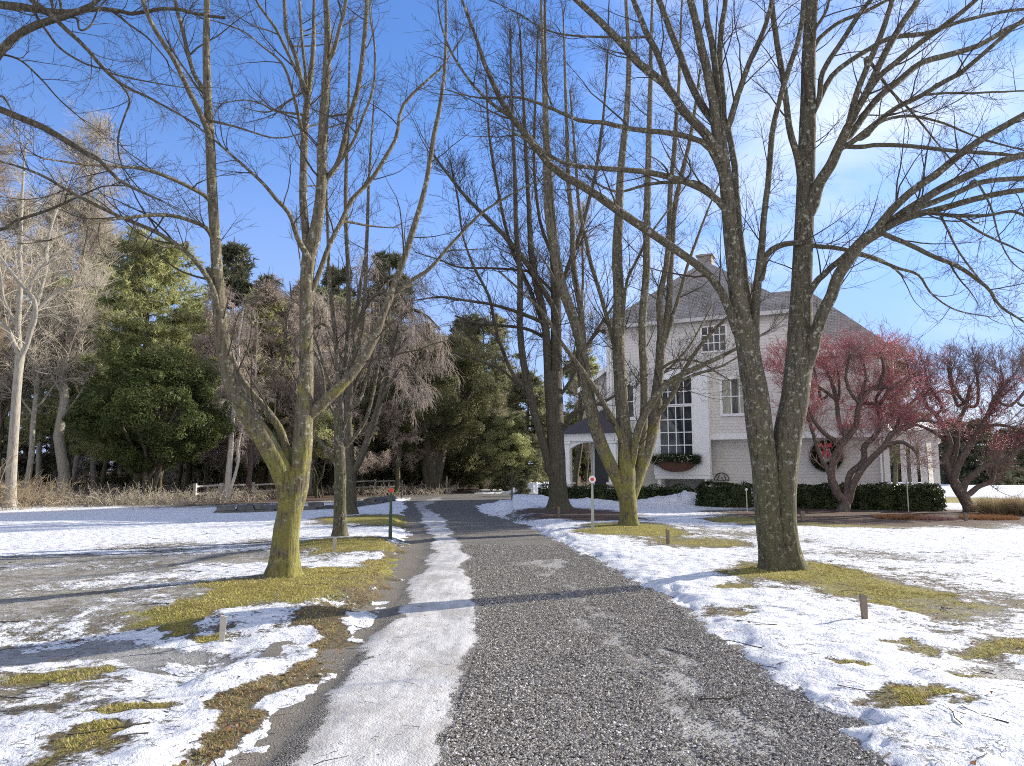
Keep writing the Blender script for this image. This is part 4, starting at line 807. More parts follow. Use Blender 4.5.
# ---------- house ----------
def H(px, py, v=0.):
    """u, z on the house plane lying v metres behind its front"""
    xc, yc = (px-512)/F, (383-py)/F; d = np.array((xc, CT-yc*ST, ST+yc*CT)); o = np.array((0, 0, EYE))
    nrm = np.array((-UY, UX, 0)); base = np.array((HOUSE_O[0], HOUSE_O[1], 0)) + nrm*v
    t = ((base-o)@nrm)/(d@nrm); p = o+d*t - base
    return p[0]*UX+p[1]*UY, p[2]
def wall_mesh(name, m, root, x0, x1, y0, y1, z0, z1): return MB().box(x0, x1, y0, y1, z0, z1).build(name, m, root)
def roof_mesh(name, polys, m, root):
    mb = MB()
    for p in polys: mb.poly(p)
    o = mb.build(name, m, root); me = o.data; uv = me.uv_layers.new(name='UVMap')
    for f in me.polygons:
        n = np.array(f.normal); n = n if n[2] >= 0 else -n; t = np.cross((0, 0, 1), n); t = t/np.linalg.norm(t) if np.linalg.norm(t) > .05 else np.array((1., 0, 0)); b = np.cross(n, t)
        for li in f.loop_indices: p = np.array(me.vertices[me.loops[li].vertex_index].co); uv.data[li].uv = (p@t, p@b)
    return o
def window(root, a, b, v, cols, rows, fw=.09, split=None, name='window', curtain=False, dark=None):
    """a = upper left, b = lower right photo positions of the glass"""
    (u0, z1), (u1, z0) = H(*a, v), H(*b, v); u1, z0 = H(b[0], b[1], v)
    fr = MB(); fr.box(u0-fw, u0, v-.06, v+.02, z0-fw, z1+fw).box(u1, u1+fw, v-.06, v+.02, z0-fw, z1+fw).box(u0, u1, v-.06, v+.02, z1, z1+fw).box(u0, u1, v-.085, v+.02, z0-fw, z0)
    w = fr.build(name, M['trim'], root)
    MB().box(u0, u1, v-.004, v+.018, z0, z1).build('pane', M['glass'], w)
    mb = MB(); mw = .022
    for k in range(1, cols): x = u0+(u1-u0)*k/cols; mb.box(x-mw, x+mw, v-.032, v-.007, z0, z1)
    for k in range(1, rows):
        z = z0+(z1-z0)*k/rows; ww = mw*(2.6 if split == k else 1); yy = v-(.040 if split == k else .036)
        mb.box(u0, u1, yy, v-.009, z-ww, z+ww)
    if cols > 1 or rows > 1: mb.build('muntin', M['trim'], w)
    if curtain:
        n = 14; c = MB(); 
        for s in (0, 1):
            x0 = u0+(.02 if s == 0 else (u1-u0)*.60); x1 = x0+(u1-u0)*.36
            for k in range(8): xa = x0+(x1-x0)*k/8; c.box(xa, xa+(x1-x0)/8*.8, v-.0062, v-.0052, z0+.01, z1-.01)
        c.build('curtain', M['curtain'], w)
    return w
def build_house():
    root = thing('house', 'large grey clapboard house with hip roofs, white trim and stone chimney on the right', 'house', (HOUSE_O[0], HOUSE_O[1], 0), HYAW)
    u0 = H(607, 360)[0]; u1 = H(797, 350)[0]; u2 = H(889, 460)[0]; zE = H(673, 322)[1]; zB = H(815, 353)[1]; zF = H(725, 436.5)[1]; D = 8.6
    print('house', u0, u1, u2, zE, zB, zF)
    S, T = M['siding'], M['trim']
    wall_mesh('wall', S, root, u0, u1, 0, D, zF+.12, zE)
    wall_mesh('wall', M['siding_warm'], root, u0+.02, u2, .45, D-.1, -.3, zF-.02)
    wall_mesh('wall', M['siding_warm'], root, u1+.003, u2, .05, D, zF+.12, zB)
    # floor band and corner boards
    MB().box(u0, u2+.02, -.05, .47, zF-.14, zF+.12).build('floor_band', T, root)
    for q in ((u0-.03, u0+.14, -.03, .12, zF+.12, zE), (u2-.16, u2+.03, -.0, .16, zF+.12, zB), (u2-.20, u2+.03, .42, .62, -.3, zF-.14), (u1-.10, u1+.03, -.03, .1, zB+.2, zE)): MB().box(*q).build('corner_board', T, root)
    # main hip roof
    ov = .42; pv = 4.2
    def peak(px, py, v): u, z = H(px, py, v); return (u, v, z)
    pk = peak(705, 261, pv); e = zE
    a, b, c, d = (u0-ov, -ov, e), (u1+ov, -ov, e), (u1+ov, D+ov, e), (u0-ov, D+ov, e)
    r = roof_mesh('roof', [(a, b, pk), (b, c, pk), (c, d, pk), (d, a, pk), (d, c, b, a)], M['shingle'], root)
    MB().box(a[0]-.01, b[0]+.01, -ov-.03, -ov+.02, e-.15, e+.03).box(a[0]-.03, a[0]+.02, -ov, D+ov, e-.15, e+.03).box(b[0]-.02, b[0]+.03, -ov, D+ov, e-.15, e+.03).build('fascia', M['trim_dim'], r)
    ch = MB(); cu = pk[0]; ch.box(cu-.38, cu+.38, pv-.15, pv+.6, pk[2]-1., pk[2]+.24).box(cu-.46, cu+.46, pv-.23, pv+.68, pk[2]+.24, pk[2]+.33).box(cu-.3, cu-.05, pv, pv+.4, pk[2]+.33, pk[2]+.42)
    ch.build('chimney', M['chimney'], r)
    # second roof
    p2 = peak(806, 289, 4.4); pL = (u1-2.0, 4.4, p2[2]); e = zB
    a, b, c, d = (u1-.1, -ov, e), (u2+ov, -ov, e), (u2+ov, D+ov, e), (u1-.1, D+ov, e)
    r2 = roof_mesh('roof', [(a, b, p2, (u1-1.9, 4.4, p2[2]), (u1-1.9, 1.5, e+(p2[2]-e)*.39)), (b, c, p2), (c, d, (u1-1.9, 4.4, p2[2]), p2), (d, c, b, a)], M['shingle'], root)
    MB().box(u1+ov+.05, b[0]+.01, -ov-.03, -ov+.02, e-.24, e+.03).box(b[0]-.02, b[0]+.03, -ov, D+ov, e-.24, e+.03).build('fascia', T, r2)
    # frieze below main eave
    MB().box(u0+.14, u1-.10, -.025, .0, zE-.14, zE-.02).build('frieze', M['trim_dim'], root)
    for x in (u0+.22, u1-.22): MB().cyl(x, -.10, zF+.15, zE-.18, .045).build('downpipe', T, root)
    MB().cyl(u2-.32, .38, 0, zF-.15, .045).build('downpipe', T, root)
    # windows
    window(root, (702, 328), (726, 350), 0, 4, 3, .08)
    window(root, (722, 380), (749, 413), 0, 3, 2, .12, curtain=True)
    window(root, (618, 387), (634, 417), 0, 1, 2, .16)
    # bay with the tall window
    (ba, zt), (bb, _) = H(652, 371, -.4), H(707, 371, -.4); zb = H(680, 475, -.4)[1]
    bay = MB().box(ba, bb, -.4, -.003, zb, zt).build('bay', T, root)
    window(bay, (660, 380), (692, 403.5), -.4, 4, 2, .06); window(bay, (660, 407.5), (693, 458), -.4, 4, 4, .06)
    MB().box(ba+.03, bb-.03, -.37, .44, zb-.18, zb-.004).build('sill', T, bay)
    br = MB()
    for x in (ba+.12, bb-.30): MB().box(x, x+.16, -.28, .44, zb-.75, zb-.185).build('bracket', T, bay)
    # garage style panel below the bay
    MB().box(ba+.35, bb-.35, .40, .448, 0, zb-.28).build('panel', simple('panel_grey', (.25, .25, .235), .7, .2, .1), root)
    # wing on the left
    wu0 = H(590, 400, .35)[0]; zt1 = H(608, 369, .35)[1]; zt0 = H(588, 384, .35)[1]; w = MB()
    w.poly([(wu0, .35, -.3), (u0+.02, .35, -.3), (u0+.02, .35, zt1), (wu0, .35, zt0)]).poly([(wu0, .35, -.3), (wu0, .35, zt0), (wu0, 6, zt0), (wu0, 6, -.3)]).poly([(wu0, 6, -.3), (wu0, 6, zt0), (u0+.02, 6, zt1), (u0+.02, 6, -.3)])
    w.build('wall', S, root)
    sl = (zt1-zt0)/(u0-wu0); x0 = wu0-.55; z0 = zt0-.55*sl
    r3 = roof_mesh('roof', [((x0, 0., z0+.12), (u0-.01, 0., zt1+.12), (u0-.01, 6.4, zt1+.12), (x0, 6.4, z0+.12)), ((x0, 0., z0), (x0, 6.4, z0), (u0-.01, 6.4, zt1), (u0-.01, 0., zt1)), ((x0, 0, z0), (x0, 0, z0+.12), (x0, 6.4, z0+.12), (x0, 6.4, z0))], M['shingle'], root)
    f = MB(); f.poly([(x0, -.03, z0-.14), (u0-.01, -.03, zt1-.14), (u0-.01, -.03, zt1+.10), (x0, -.03, z0+.10)]).poly([(x0, .02, z0-.14), (x0, .02, z0+.1), (u0-.01, .02, zt1+.1), (u0-.01, .02, zt1-.14)]).build('rake_board', T, r3)
    # entry porch
    pv = -1.5; q0 = H(564, 440, pv)[0]; q1 = H(618, 440, pv)[0]; zc = H(590, 441, pv)[1]; zp = H(590, 433.5, pv)[1]
    po = MB().box(q0-.15, q1+.15, pv-.1, .34, zc, zp).build('porch', T, root)
    ra = ((q0-.4, pv-.35, zp+.003), (q1+.35, pv-.35, zp+.003), (q1+.35, .33, zp+.003), (q0-.4, .33, zp+.003)); rp = H(598, 411, -.2); ap = (rp[0]+.3, -.1, rp[1]+.1)
    roof_mesh('porch_roof', [(ra[0], ra[1], ap), (ra[1], ra[2], ap), (ra[3], ra[0], ap), (ra[2], ra[3], ap), ra[::-1]], M['porch_roof'], po)
    for q in (q0+.12, q1-.30):
        c = MB(); c.box(q-.17, q+.17, pv, pv+.34, .95, zc-.12).box(q-.24, q+.24, pv-.07, pv+.41, zc-.12, zc-.004).box(q-.25, q+.25, pv-.08, pv+.42, -.1, .85).box(q-.29, q+.29, pv-.12, pv+.46, .85, .95); c.build('column', T, po)
    ar = MB(); n = 12; qa, qb = q0+.29, q1-.47
    for k in range(n):
        x0, x1 = qa+(qb-qa)*k/n, qa+(qb-qa)*(k+1)/n; f0 = lambda x: .32*(abs((x-(qa+qb)/2)/((qb-qa)/2))**2.2)
        ar.poly([(x0, pv+.05, zc-f0(x0)-.05), (x1, pv+.05, zc-f0(x1)-.05), (x1, pv+.05, zc-.003), (x0, pv+.05, zc-.003)]).poly([(x0, pv+.28, zc-f0(x0)-.05), (x0, pv+.28, zc-.003), (x1, pv+.28, zc-.003), (x1, pv+.28, zc-f0(x1)-.05)]).poly([(x0, pv+.05, zc-f0(x0)-.05), (x0, pv+.28, zc-f0(x0)-.05), (x1, pv+.28, zc-f0(x1)-.05), (x1, pv+.05, zc-f0(x1)-.05)])
    ar.build('arch', T, po)
    du0, du1 = H(595, 450, .35)[0], H(608, 450, .35)[0]; dz = H(600, 443, .35)[1]
    dr = MB().box(du0, du1, .30, .345, 0, dz).build('door', M['door'], root); MB().box(du1-.22, du1-.16, .24, .298, 1.0, 1.12).build('handle', M['darkmetal'], dr)
    MB().box(du0-.11, du0-.003, .29, .347, 0, dz+.12).box(du0-.003, du1+.003, .29, .347, dz+.003, dz+.12).build('door_frame', T, dr)
    MB().box(q0-.5, q1+.5, pv-.6, .33, -.2, .12).build('step', M['stone'], po)
    # open colonnade on the right end
    v = .9; zb_ = H(915, 443, v)[1]; zt_ = H(915, 433, v)[1]; cu = [H(x, 460, v)[0] for x in (903.5, 913.5, 923.5, 935.5)]
    co = MB().box(u2+.05, cu[-1]+.25, v-.2, v+.2, zb_, zt_).box(cu[-1]-.15, cu[-1]+.25, v+.2, v+5, zb_, zt_).build('colonnade', T, root)
    for x, w_ in zip(cu, (.11, .11, .13, .13)): MB().box(x-w_, x+w_, v-.16, v+.16, -.1, zb_-.003).build('column', T, co)
    for y in (v+2.4, v+4.8): MB().box(cu[-1]-.1, cu[-1]+.2, y-.16, y+.16, -.1, zb_-.003).build('column', T, co)
    xo = H(908.5, 460, v+.9)[0]; MB().cyl(xo, v+.9, 0, 2.3, .05).build('downpipe', M['darkmetal'], co)
    ro = MB(); x0, x1 = u2+.03, cu[-1]+.55; ro.poly([(x0, v-.5, zt_+.003), (x1, v-.5, zt_+.003), (x1, v+5.3, zt_+.003), (x0, v+5.3, zt_+.003)]).poly([(x0, v-.5, zt_+.12), (x0, v+5.3, zt_+.75), (x1, v+5.3, zt_+.75), (x1, v-.5, zt_+.12)]).poly([(x0, v-.5, zt_+.003), (x0, v-.5, zt_+.12), (x1, v-.5, zt_+.12), (x1, v-.5, zt_+.003)]).poly([(x1, v-.5, zt_+.003), (x1, v-.5, zt_+.12), (x1, v+5.3, zt_+.75), (x1, v+5.3, zt_+.003)])
    roof_mesh_from = ro.build('colonnade_roof', T, co)
    # hose hanger, wreath, flower box
    def world(u, v, z): return (HOUSE_O[0]+u*UX-v*UY, HOUSE_O[1]+u*UY+v*UX, z)
    u, z = H(722, 478, .40); hh = thing('hose_hanger', 'small black arched hose hanger fixed low on the grey wall', 'hose hanger', world(u, .44, z-.1), HYAW)
    m = MB(); pts = [(.34*math.cos(t), -.1, .34*math.sin(t)) for t in np.linspace(0, PI, 12)]
    for p, q in zip(pts, pts[1:]): m.bar(p, q, .025)
    m.build('arch', M['darkmetal'], hh); m = MB(); m.bar((-.34, -.1, 0), (.34, -.1, 0), .025).bar((-.2, -.1, .02), (-.1, -.1, .26), .02).bar((.2, -.1, .02), (.1, -.1, .26), .02).bar((0, -.12, .1), (0, .0, .1), .03); m.build('bracket', M['darkmetal'], hh)
    rng = np.random.default_rng(9)
    u, z = H(826, 456, .30); wr = thing('wreath', 'round evergreen wreath with a large red bow hanging on the beige wall', 'wreath', world(u, .30, z), HYAW)
    n = 2600; t = rng.random(n)*2*PI; ph = rng.random(n)*2*PI; Rr = .50; rr = .15; p = np.stack([(Rr+rr*np.cos(ph))*np.cos(t), rr*np.sin(ph)*.7, (Rr+rr*np.cos(ph))*np.sin(t)], -1)
    V, T_ = needles(p, norm(np.stack([np.cos(ph)*np.cos(t), np.sin(ph), np.cos(ph)*np.sin(t)], -1)), 3, .12, .016, rng); npmesh('foliage', V, T_, M['hedge'], wr, smooth=False)
    bw = MB(); bw.poly([(0, -.2, .45), (-.26, -.22, .62), (-.3, -.2, .36)]).poly([(0, -.2, .45), (.26, -.22, .62), (.3, -.2, .36)]).poly([(-.02, -.21, .46), (-.24, -.24, -.12), (-.05, -.22, -.16)]).poly([(.02, -.21, .46), (.22, -.24, -.02), (.05, -.22, -.1)]).box(-.06, .06, -.26, -.17, .39, .51); bw.build('bow', M['bow'], wr)
    (fa, z1), (fb, z0) = H(660, 462, -.5), H(694, 472, -.5); fl = thing('flower_box', 'brown flower box of evergreen sprigs mounted under the tall gridded window', 'flower box', world((fa+fb)/2, -.41, z0), HYAW)
    w = (fb-fa)/2; m = MB(); n = 10
    for k in range(n):
        x0, x1 = -w+2*w*k/n, -w+2*w*(k+1)/n; g = lambda x: .38*(1-.55*abs(x/w)**2.5)
        m.poly([(x0, -.45, z1-z0), (x1, -.45, z1-z0), (x1, -.12-.2, (z1-z0)-g(x1)*1.25), (x0, -.12-.2, (z1-z0)-g(x0)*1.25)]).poly([(x0, -.003, z1-z0), (x0, -.003, (z1-z0)-g(x0)*1.25), (x1, -.003, (z1-z0)-g(x1)*1.25), (x1, -.003, z1-z0)]).poly([(x0, -.45, z1-z0), (x0, -.003, z1-z0), (x1, -.003, z1-z0), (x1, -.45, z1-z0)]).poly([(x0, -.32, (z1-z0)-g(x0)*1.25), (x1, -.32, (z1-z0)-g(x1)*1.25), (x1, -.003, (z1-z0)-g(x1)*1.25), (x0, -.003, (z1-z0)-g(x0)*1.25)])
    m.poly([(-w, -.45, z1-z0), (-w, -.32, z1-z0-.22), (-w, -.003, z1-z0-.22), (-w, -.003, z1-z0)]).poly([(w, -.45, z1-z0), (w, -.003, z1-z0), (w, -.003, z1-z0-.22), (w, -.32, z1-z0-.22)])
    m.build('planter', M['planter'], fl)
    n = 1300; p = np.stack([rng.uniform(-w*1.25, w*1.25, n), rng.uniform(-.45, -.02, n), z1-z0+rng.uniform(-.08, .2, n)], -1); V, T_ = needles(p, norm(np.c_[p[:, 0]*.9, -np.full(n, .25), np.full(n, .55)]), 4, .36, .014, rng, .6); npmesh('foliage', V, T_, M['hedge'], fl, smooth=False)
    n = 160; p = np.stack([rng.uniform(-w, w, n), rng.uniform(-.5, -.2, n), z1-z0+rng.uniform(0, .3, n)], -1); V, T_ = leaves(p, np.tile((0, -1, .4), (n, 1)), .05, rng); npmesh('blossom', V, T_, M['ref_white'], fl, smooth=False)
def hedge(label, a, b, h, th, n, seed, round_=.25):
    """leafy clipped hedge between two ground points"""
    rng = np.random.default_rng(seed); a = np.array(a, float); b = np.array(b, float); L = np.linalg.norm(b-a); rz = math.atan2(b[1]-a[1], b[0]-a[0]); c = (a+b)/2
    root = thing('hedge', label, 'hedge', (c[0], c[1], 0), rz, 'clipped hedges along the front of the house')
    P_ = []; N_ = []; hw = th/2
    for k in range(n):
        q = rng.random(); s = rng.random()
        if q < .34: p = (rng.uniform(-L/2, L/2), rng.uniform(-hw, hw), h); nn = (0, 0, 1)
        elif q < .78: p = (rng.uniform(-L/2, L/2), -hw, h*s); nn = (0, -1, 0)
        elif q < .9: p = (rng.uniform(-L/2, L/2), hw, h*s); nn = (0, 1, 0)
        else: sg = rng.choice([-1, 1]); p = (sg*L/2, rng.uniform(-hw, hw), h*s); nn = (sg, 0, 0)
        P_.append(p); N_.append(nn)
    p = np.array(P_); nn = np.array(N_, float); w = fbm(p[:, 0]*1.6+seed, p[:, 2]*2+p[:, 1]*2, seed, 3)-.5
    e = np.maximum(0, np.abs(p[:, 0])-(L/2-round_)); p[:, 2] -= e*e/round_*.5*(p[:, 2] > h*.5); p = p + nn*(w*.5)[:, None] + rng.normal(size=p.shape)*.03
    V, Q = leaves(p, nn+np.array((0, 0, .3)), .048, rng, .8, .6); npmesh('foliage', V, Q, M['hedge'], root, smooth=False)
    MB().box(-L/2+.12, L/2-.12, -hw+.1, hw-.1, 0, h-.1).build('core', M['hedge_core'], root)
    return root
# ---------- background and small things ----------
def shrub_tree(name, label, cat, px, D, rx, rz_, zc, n, leaf, mat_, seed, stems=9, nl=90, lr=(.35, .8), asp=.4, group=None, flat=1., down=0., mb=None, thick=1.):
    rng = np.random.default_rng(seed); c = P(px, 470, D); root = thing(name, label, cat, (c[0], c[1], 0), 0, group)
    d = norm(rng.normal(size=(nl, 3))); rad = rng.uniform(.45, 1.0, nl)**.6; cen = d*rad[:, None]*np.array((rx, rx*flat, rz_))*.88; cen[:, 2] += zc
    # broken outline: pull some lobes out and push others in
    cen[:, :2] *= (1 + .18*np.sin(cen[:, 2:3]*2.1+seed)); lrad = rng.uniform(lr[0], lr[1], nl)
    p, dn = lobes(cen, lrad, n//nl, rng, .5, down); V, Q = leaves(p, dn + np.array((0, 0, .35)), leaf, rng, .6, asp); npmesh('crown', V, Q, mat_, root, smooth=False)
    K = 8; B = []; R = []
    for k in range(stems):
        a = rng.random()*6.28; r = rx*rng.uniform(.3, .8); t = np.linspace(0, 1, K); q = rng.normal(size=2)*.15
        B.append(np.stack([q[0]+r*np.cos(a)*t**1.3, q[1]+r*np.sin(a)*t**1.3*flat, -.2+(zc+.2*rz_)*t**.8], -1) + rng.normal(size=(K, 3))*.06); R.append((.09*thick*rng.uniform(.6, 1.2)*rx/3)*(1-.7*t))
    A = Acc(); B = np.array(B); R = np.array(R); A.tubes(B, R, 6); b, r = spawn(B, R, 6, (25, 55), (.3, 1), (rx*.3, rx*.6), .4, .1, .05, 6, .5, .014, .008, rng=rng); A.tubes(b, r, 4)
    A.mesh('trunk', mb or M['bark_dark'], root); return root
def thicket(name, label, regions, m, seed, n, h, rmin=.006, lean=.35, curve=.18):
    rng = np.random.default_rng(seed); pts = []
    for (x0, x1, y0, y1, w) in regions:
        k = int(n*w); pts.append(np.stack([rng.uniform(x0, x1, k), rng.uniform(y0, y1, k), np.zeros(k)], -1))
    p = np.concatenate(pts); N = len(p); K = 7; d = norm(np.c_[rng.normal(size=(N, 2))*lean, np.ones(N)]); L = rng.uniform(.45, 1.1, N)*h*(.6+.8*vnoise(p[:, 0]*.5, p[:, 1]*.5, seed))
    B = np.zeros((N, K, 3)); B[:, 0] = p; cur = p.copy(); cv = rng.normal(size=(N, 3))*curve
    for k in range(1, K): d = norm(d + cv*.5 + rng.normal(size=(N, 3))*.1 - np.array((0, 0, .05*k))); cur = cur+d*(L/(K-1))[:, None]; B[:, k] = cur
    R = np.maximum(L*.005, rmin)[:, None]*(1.2-np.linspace(0, .8, K)[None]); A = Acc(); A.tubes(B, R, 3); b, r = spawn(B, R, 4, (25, 60), (.2, 1), (h*.15, h*.4), .4, .12, .03, 4, .6, .008, rmin*.8, rng=rng); A.tubes(b, r, 3)
    o = A.mesh(name, m); tag(o, label, 'brush', kind='stuff'); return o
def litter():
    rng = np.random.default_rng(77); n = 2600; Y = 3.7*np.exp(rng.random(n)*math.log(22/3.7)); X = (rng.random(n)*2-1)*(.74*Y); z = np.where(road_d(X, Y) > 0, -.012, height(X, Y))+.006
    keep = (road_d(X, Y) < .1) | (rng.random(n) < .15); X, Y, z = X[keep], Y[keep], z[keep]; n = len(X); K = 5; a = rng.random(n)*6.28; L = rng.uniform(.03, .12, n)*(1+3*(rng.random(n) < .09))
    B = np.zeros((n, K, 3)); B[:, 0] = np.stack([X, Y, z], -1); d = a
    for k in range(1, K): d = d + rng.normal(size=n)*.3; B[:, k] = B[:, k-1] + np.stack([np.cos(d), np.sin(d), rng.normal(size=n)*.08], -1)*(L/(K-1))[:, None]
    A = Acc(); A.tubes(B, np.maximum(L*.012, .0015)[:, None]*np.linspace(1.2, .6, K)[None], 4); o = A.mesh('fallen_twigs', M['twig']); tag(o, 'fallen twigs and bits of bark scattered on the snow and verge', 'twigs', kind='stuff')
def at(px, D): c = P(px, 470, D); return (c[0], c[1], 0)

def build_back():
    # prototypes of the wood
    G1 = 'bare trees in the wood behind the lawn'; G2 = 'evergreens closing the wood behind'
    pb = [bare_tree('bare_tree', 'leafless grey tree among its like in the wood behind the lawn', 'tree', 14, .17, 3.6, M['bark'], M['twig_far'], 40+k, group=G1, dens=(8, 8, 4), rmin=.011, nl=11) for k in range(2)]
    pt = bare_tree('tan_tree', 'bare tree of fine pale tan twigs among the grey ones in the wood', 'tree', 13, .10, 3.4, M['bark_pale'], M['twig_pale'], 44, group='pale bare trees in the wood', dens=(8, 9, 4), rmin=.010, nl=11)
    pw = bare_tree('weeping_tree', 'pinkish grey leafless tree with drooping twigs in the wood', 'tree', 12, .17, 2.7, M['bark'], M['twig_pink'], 45, group='drooping pinkish trees in the wood', dens=(9, 9, 4), rmin=.011, nl=13, ang=(45, 80), up=.0, droop=.16, low=.15)
    pc = [conifer('conifer', 'dark evergreen closing the back of the wood', 15, 3.6, M['bark_dark'], M['pine_dark'], 50+k, nb=150, tuft=6, nl=.42, nw=.05, group=G2, low=.04) for k in range(2)]
    rng = random.Random(3)
    def put(proto, spots, used=[]):
        for (px, D, s, rz) in spots:
            l = at(px, D); sc = (s*rng.uniform(.92, 1.1),)*2 + (s,)
            if proto.name not in used: used.append(proto.name); proto.location = l; proto.rotation_euler.z = rz; proto.scale = sc
            else: dup_tree(proto, l, rz, sc)
    # evergreen back wall
    put(pc[0], [(-120, 60, 1.05, 0), (-20, 64, 1.0, 1), (72, 62, .9, 2), (165, 66, .95, 3), (262, 60, 1.25, 4), (335, 62, 1.35, 5), (425, 66, 1.05, .5), (505, 70, .78, 2.2), (600, 74, .70, 3.1), (-210, 66, 1, 1), (390, 80, .9, 2), (545, 84, .75, .4), (470, 85, .9, 3)])
    put(pc[1], [(-70, 68, 1.1, 2.2), (25, 56, .85, 0), (118, 58, .8, 1), (225, 60, 1.42, 2), (300, 66, 1.3, 3), (383, 62, 1.42, 4), (462, 68, 1.1, 5), (550, 78, .72, 1), (640, 80, .75, 1.9), (200, 72, 1.0, 5), (288, 78, 1.1, 1), (355, 74, 1., .6), (420, 84, 1., 1.1), (510, 92, .8, 2.6)])
    put(pb[0], [(-60, 44, 1.05, 0), (-8, 40, 1.0, 1.2), (100, 56, .85, 2.1), (178, 50, .75, 3.3), (258, 49, .95, 4), (322, 54, 1.0, .6), (455, 62, .75, 2.7), (516, 64, .62, .2), (585, 66, .6, .9)])
    put(pb[1], [(-100, 40, 1.1, 0), (45, 56, 1.1, 1.2), (70, 52, 1.15, 3.1), (205, 45, .8, 2.1), (240, 55, 1.0, 3.3), (290, 51, 1.02, 4), (440, 58, .7, 2.7), (490, 60, .62, .2), (618, 70, .6, 2)])
    put(pt, [(22, 36, 1.25, 0), (-40, 35, 1.1, 2), (96, 54, 1.5, 4), (120, 57, 1.4, 1.4), (45, 52, 1.5, 2.9), (70, 53, 1.6, .4), (-5, 46, 1.5, 5), (310, 46, 1.0, 1), (505, 58, .6, 3), (365, 54, 1.1, 2.6)])
    put(pw, [(228, 41, 1.08, 0), (272, 44, 1.2, 2), (312, 47, 1.2, 3.5), (345, 43, .9, 5), (398, 48, .95, 1), (250, 50, 1.3, 1.2), (292, 54, 1.35, 4.4)])
    # tall airy tree at the upper left
    t = bare_tree('tall_pale_tree', 'very tall bare tree with a haze of fine pale twigs behind the left lawn', 'tree', 21, .26, 5.2, M['bark_pale'], M['twig_pale'], 61, nl=14, dens=(8, 8, 4), rmin=.009, up=.14); t.location = at(66, 37)
    t = bare_tree('tawny_tree', 'tall bare tree with tawny twigs at the left edge of the photo', 'tree', 18, .22, 4.4, M['bark_pale'], M['twig_tan'], 62, nl=13, dens=(9, 9, 4), rmin=.008, up=.10); t.location = at(-18, 31)
    t = bare_tree('slim_tree', 'slim bare tree behind the porch roof, right of the dark flared tree', 'tree', 20, .17, 3.4, M['bark'], M['twig_far'], 64, nl=11, dens=(6, 6, 2), rmin=.009, up=.2, ang=(15, 35)); t.location = at(574, 46)
    # pines
    t = conifer('pine_tree', 'tall sunlit green pine with layered boughs behind the big evergreen shrub', 15.0, 6.4, M['bark'], M['pine'], 71, shp=.42, nb=190, tuft=7, nl=.38, nw=.032, low=.18, sub=16, upc=.05); t.location = at(138, 42)
    t = conifer('pine_tree', 'green pine standing just right of the smooth pale trunk, left of the sunlit pine', 13.8, 6.4, M['bark'], M['pine'], 72, shp=.45, nb=150, tuft=5, nl=.34, nw=.028, low=.25, sub=11, upc=.04); t.location = at(66, 45)
    t = conifer('pine_tree', 'blue grey pine rising right of the sunlit pine, half behind the mossy tree', 13.6, 4.2, M['bark_dark'], M['pine_dark'], 73, nb=120, tuft=6, nl=.36, nw=.035, low=.2, sub=11); t.location = at(190, 50)
    t = conifer('pine_tree', 'olive pine behind the dark yew at the end of the driveway', 14.6, 5.4, M['bark'], M['pine_far'], 74, shp=.5, nb=150, tuft=7, nl=.42, nw=.042, low=.08, sub=13); t.location = at(482, 60)
    t = conifer('pine_tree', 'broad olive green pine left of the one behind the dark yew', 13.2, 4.6, M['bark'], M['pine_far'], 75, shp=.5, nb=140, tuft=7, nl=.42, nw=.042, low=.08, sub=12); t.location = at(440, 63)
    t = conifer('pine_tree', 'pale green pine seen between the tall dark tree and the porch', 14.2, 5.0, M['bark'], M['pine'], 76, nb=140, tuft=6, nl=.45, nw=.045, low=.1, sub=12); t.location = at(583, 74)
    t = conifer('pine_tree', 'pine top showing above the crabapple beyond the right end of the roof', 12.6, 4.4, M['bark'], M['pine_far'], 77, nb=130, tuft=6, nl=.4, nw=.04, low=.2, sub=11); t.location = at(893, 62)
    t = conifer('hemlock', 'brown green hemlock with drooping boughs beside the end of the driveway', 9.4, 4.2, M['bark_dark'], M['pine_far'], 78, nb=170, tuft=6, nl=.30, nw=.035, low=.05, sub=12, droop=.09); t.location = at(527, 55)
    gr = 'small evergreens beyond the far right lawn'
    t = conifer('conifer', 'low dark evergreen in the row beyond the snowy lawn at the far right', 7.5, 4.4, M['bark_dark'], M['pine_dark'], 79, nb=120, tuft=6, nl=.4, nw=.06, low=.03, group=gr)
    t.location = at(950, 88)
    for k, (px, D, s) in enumerate(((975, 80, 1.1), (1012, 84, 1.0), (1040, 94, 1.1), (1075, 90, 1.0), (930, 100, .9), (905, 98, 1.0), (880, 104, .9))): dup_tree(t, at(px, D), k*1.3, (s*1.2, s*1.2, s*.85))
    t = conifer('pine_tree', 'yellow green pine filling the gap between the two upright limbs of the mossy tree', 14.2, 4.6, M['bark'], M['pine'], 91, shp=.6, nb=150, tuft=6, nl=.36, nw=.034, low=.12, sub=12); t.location = at(262, 50)
    t = conifer('pine_tree', 'grey green pine with a rounded top just right of the mossy tree main stem', 14.8, 4.4, M['bark'], M['pine_far'], 92, shp=.5, nb=150, tuft=7, nl=.38, nw=.036, low=.08, sub=12); t.location = at(335, 53)
    t = conifer('pine_tree', 'tall grey green pine above the weeping tree', 16.6, 4.4, M['bark'], M['pine_far'], 93, shp=.55, nb=160, tuft=7, nl=.40, nw=.038, low=.08, sub=12); t.location = at(384, 57)
    # big evergreen shrub, yew and smaller evergreens
    shrub_tree('evergreen_shrub', 'huge rounded dark green shrub at the edge of the left lawn', 'shrub', 152, 35.5, 3.7, 3.3, 4.5, 76000, .085, M['rhodo'], 81, 16, 170, (.35, .75), .38)
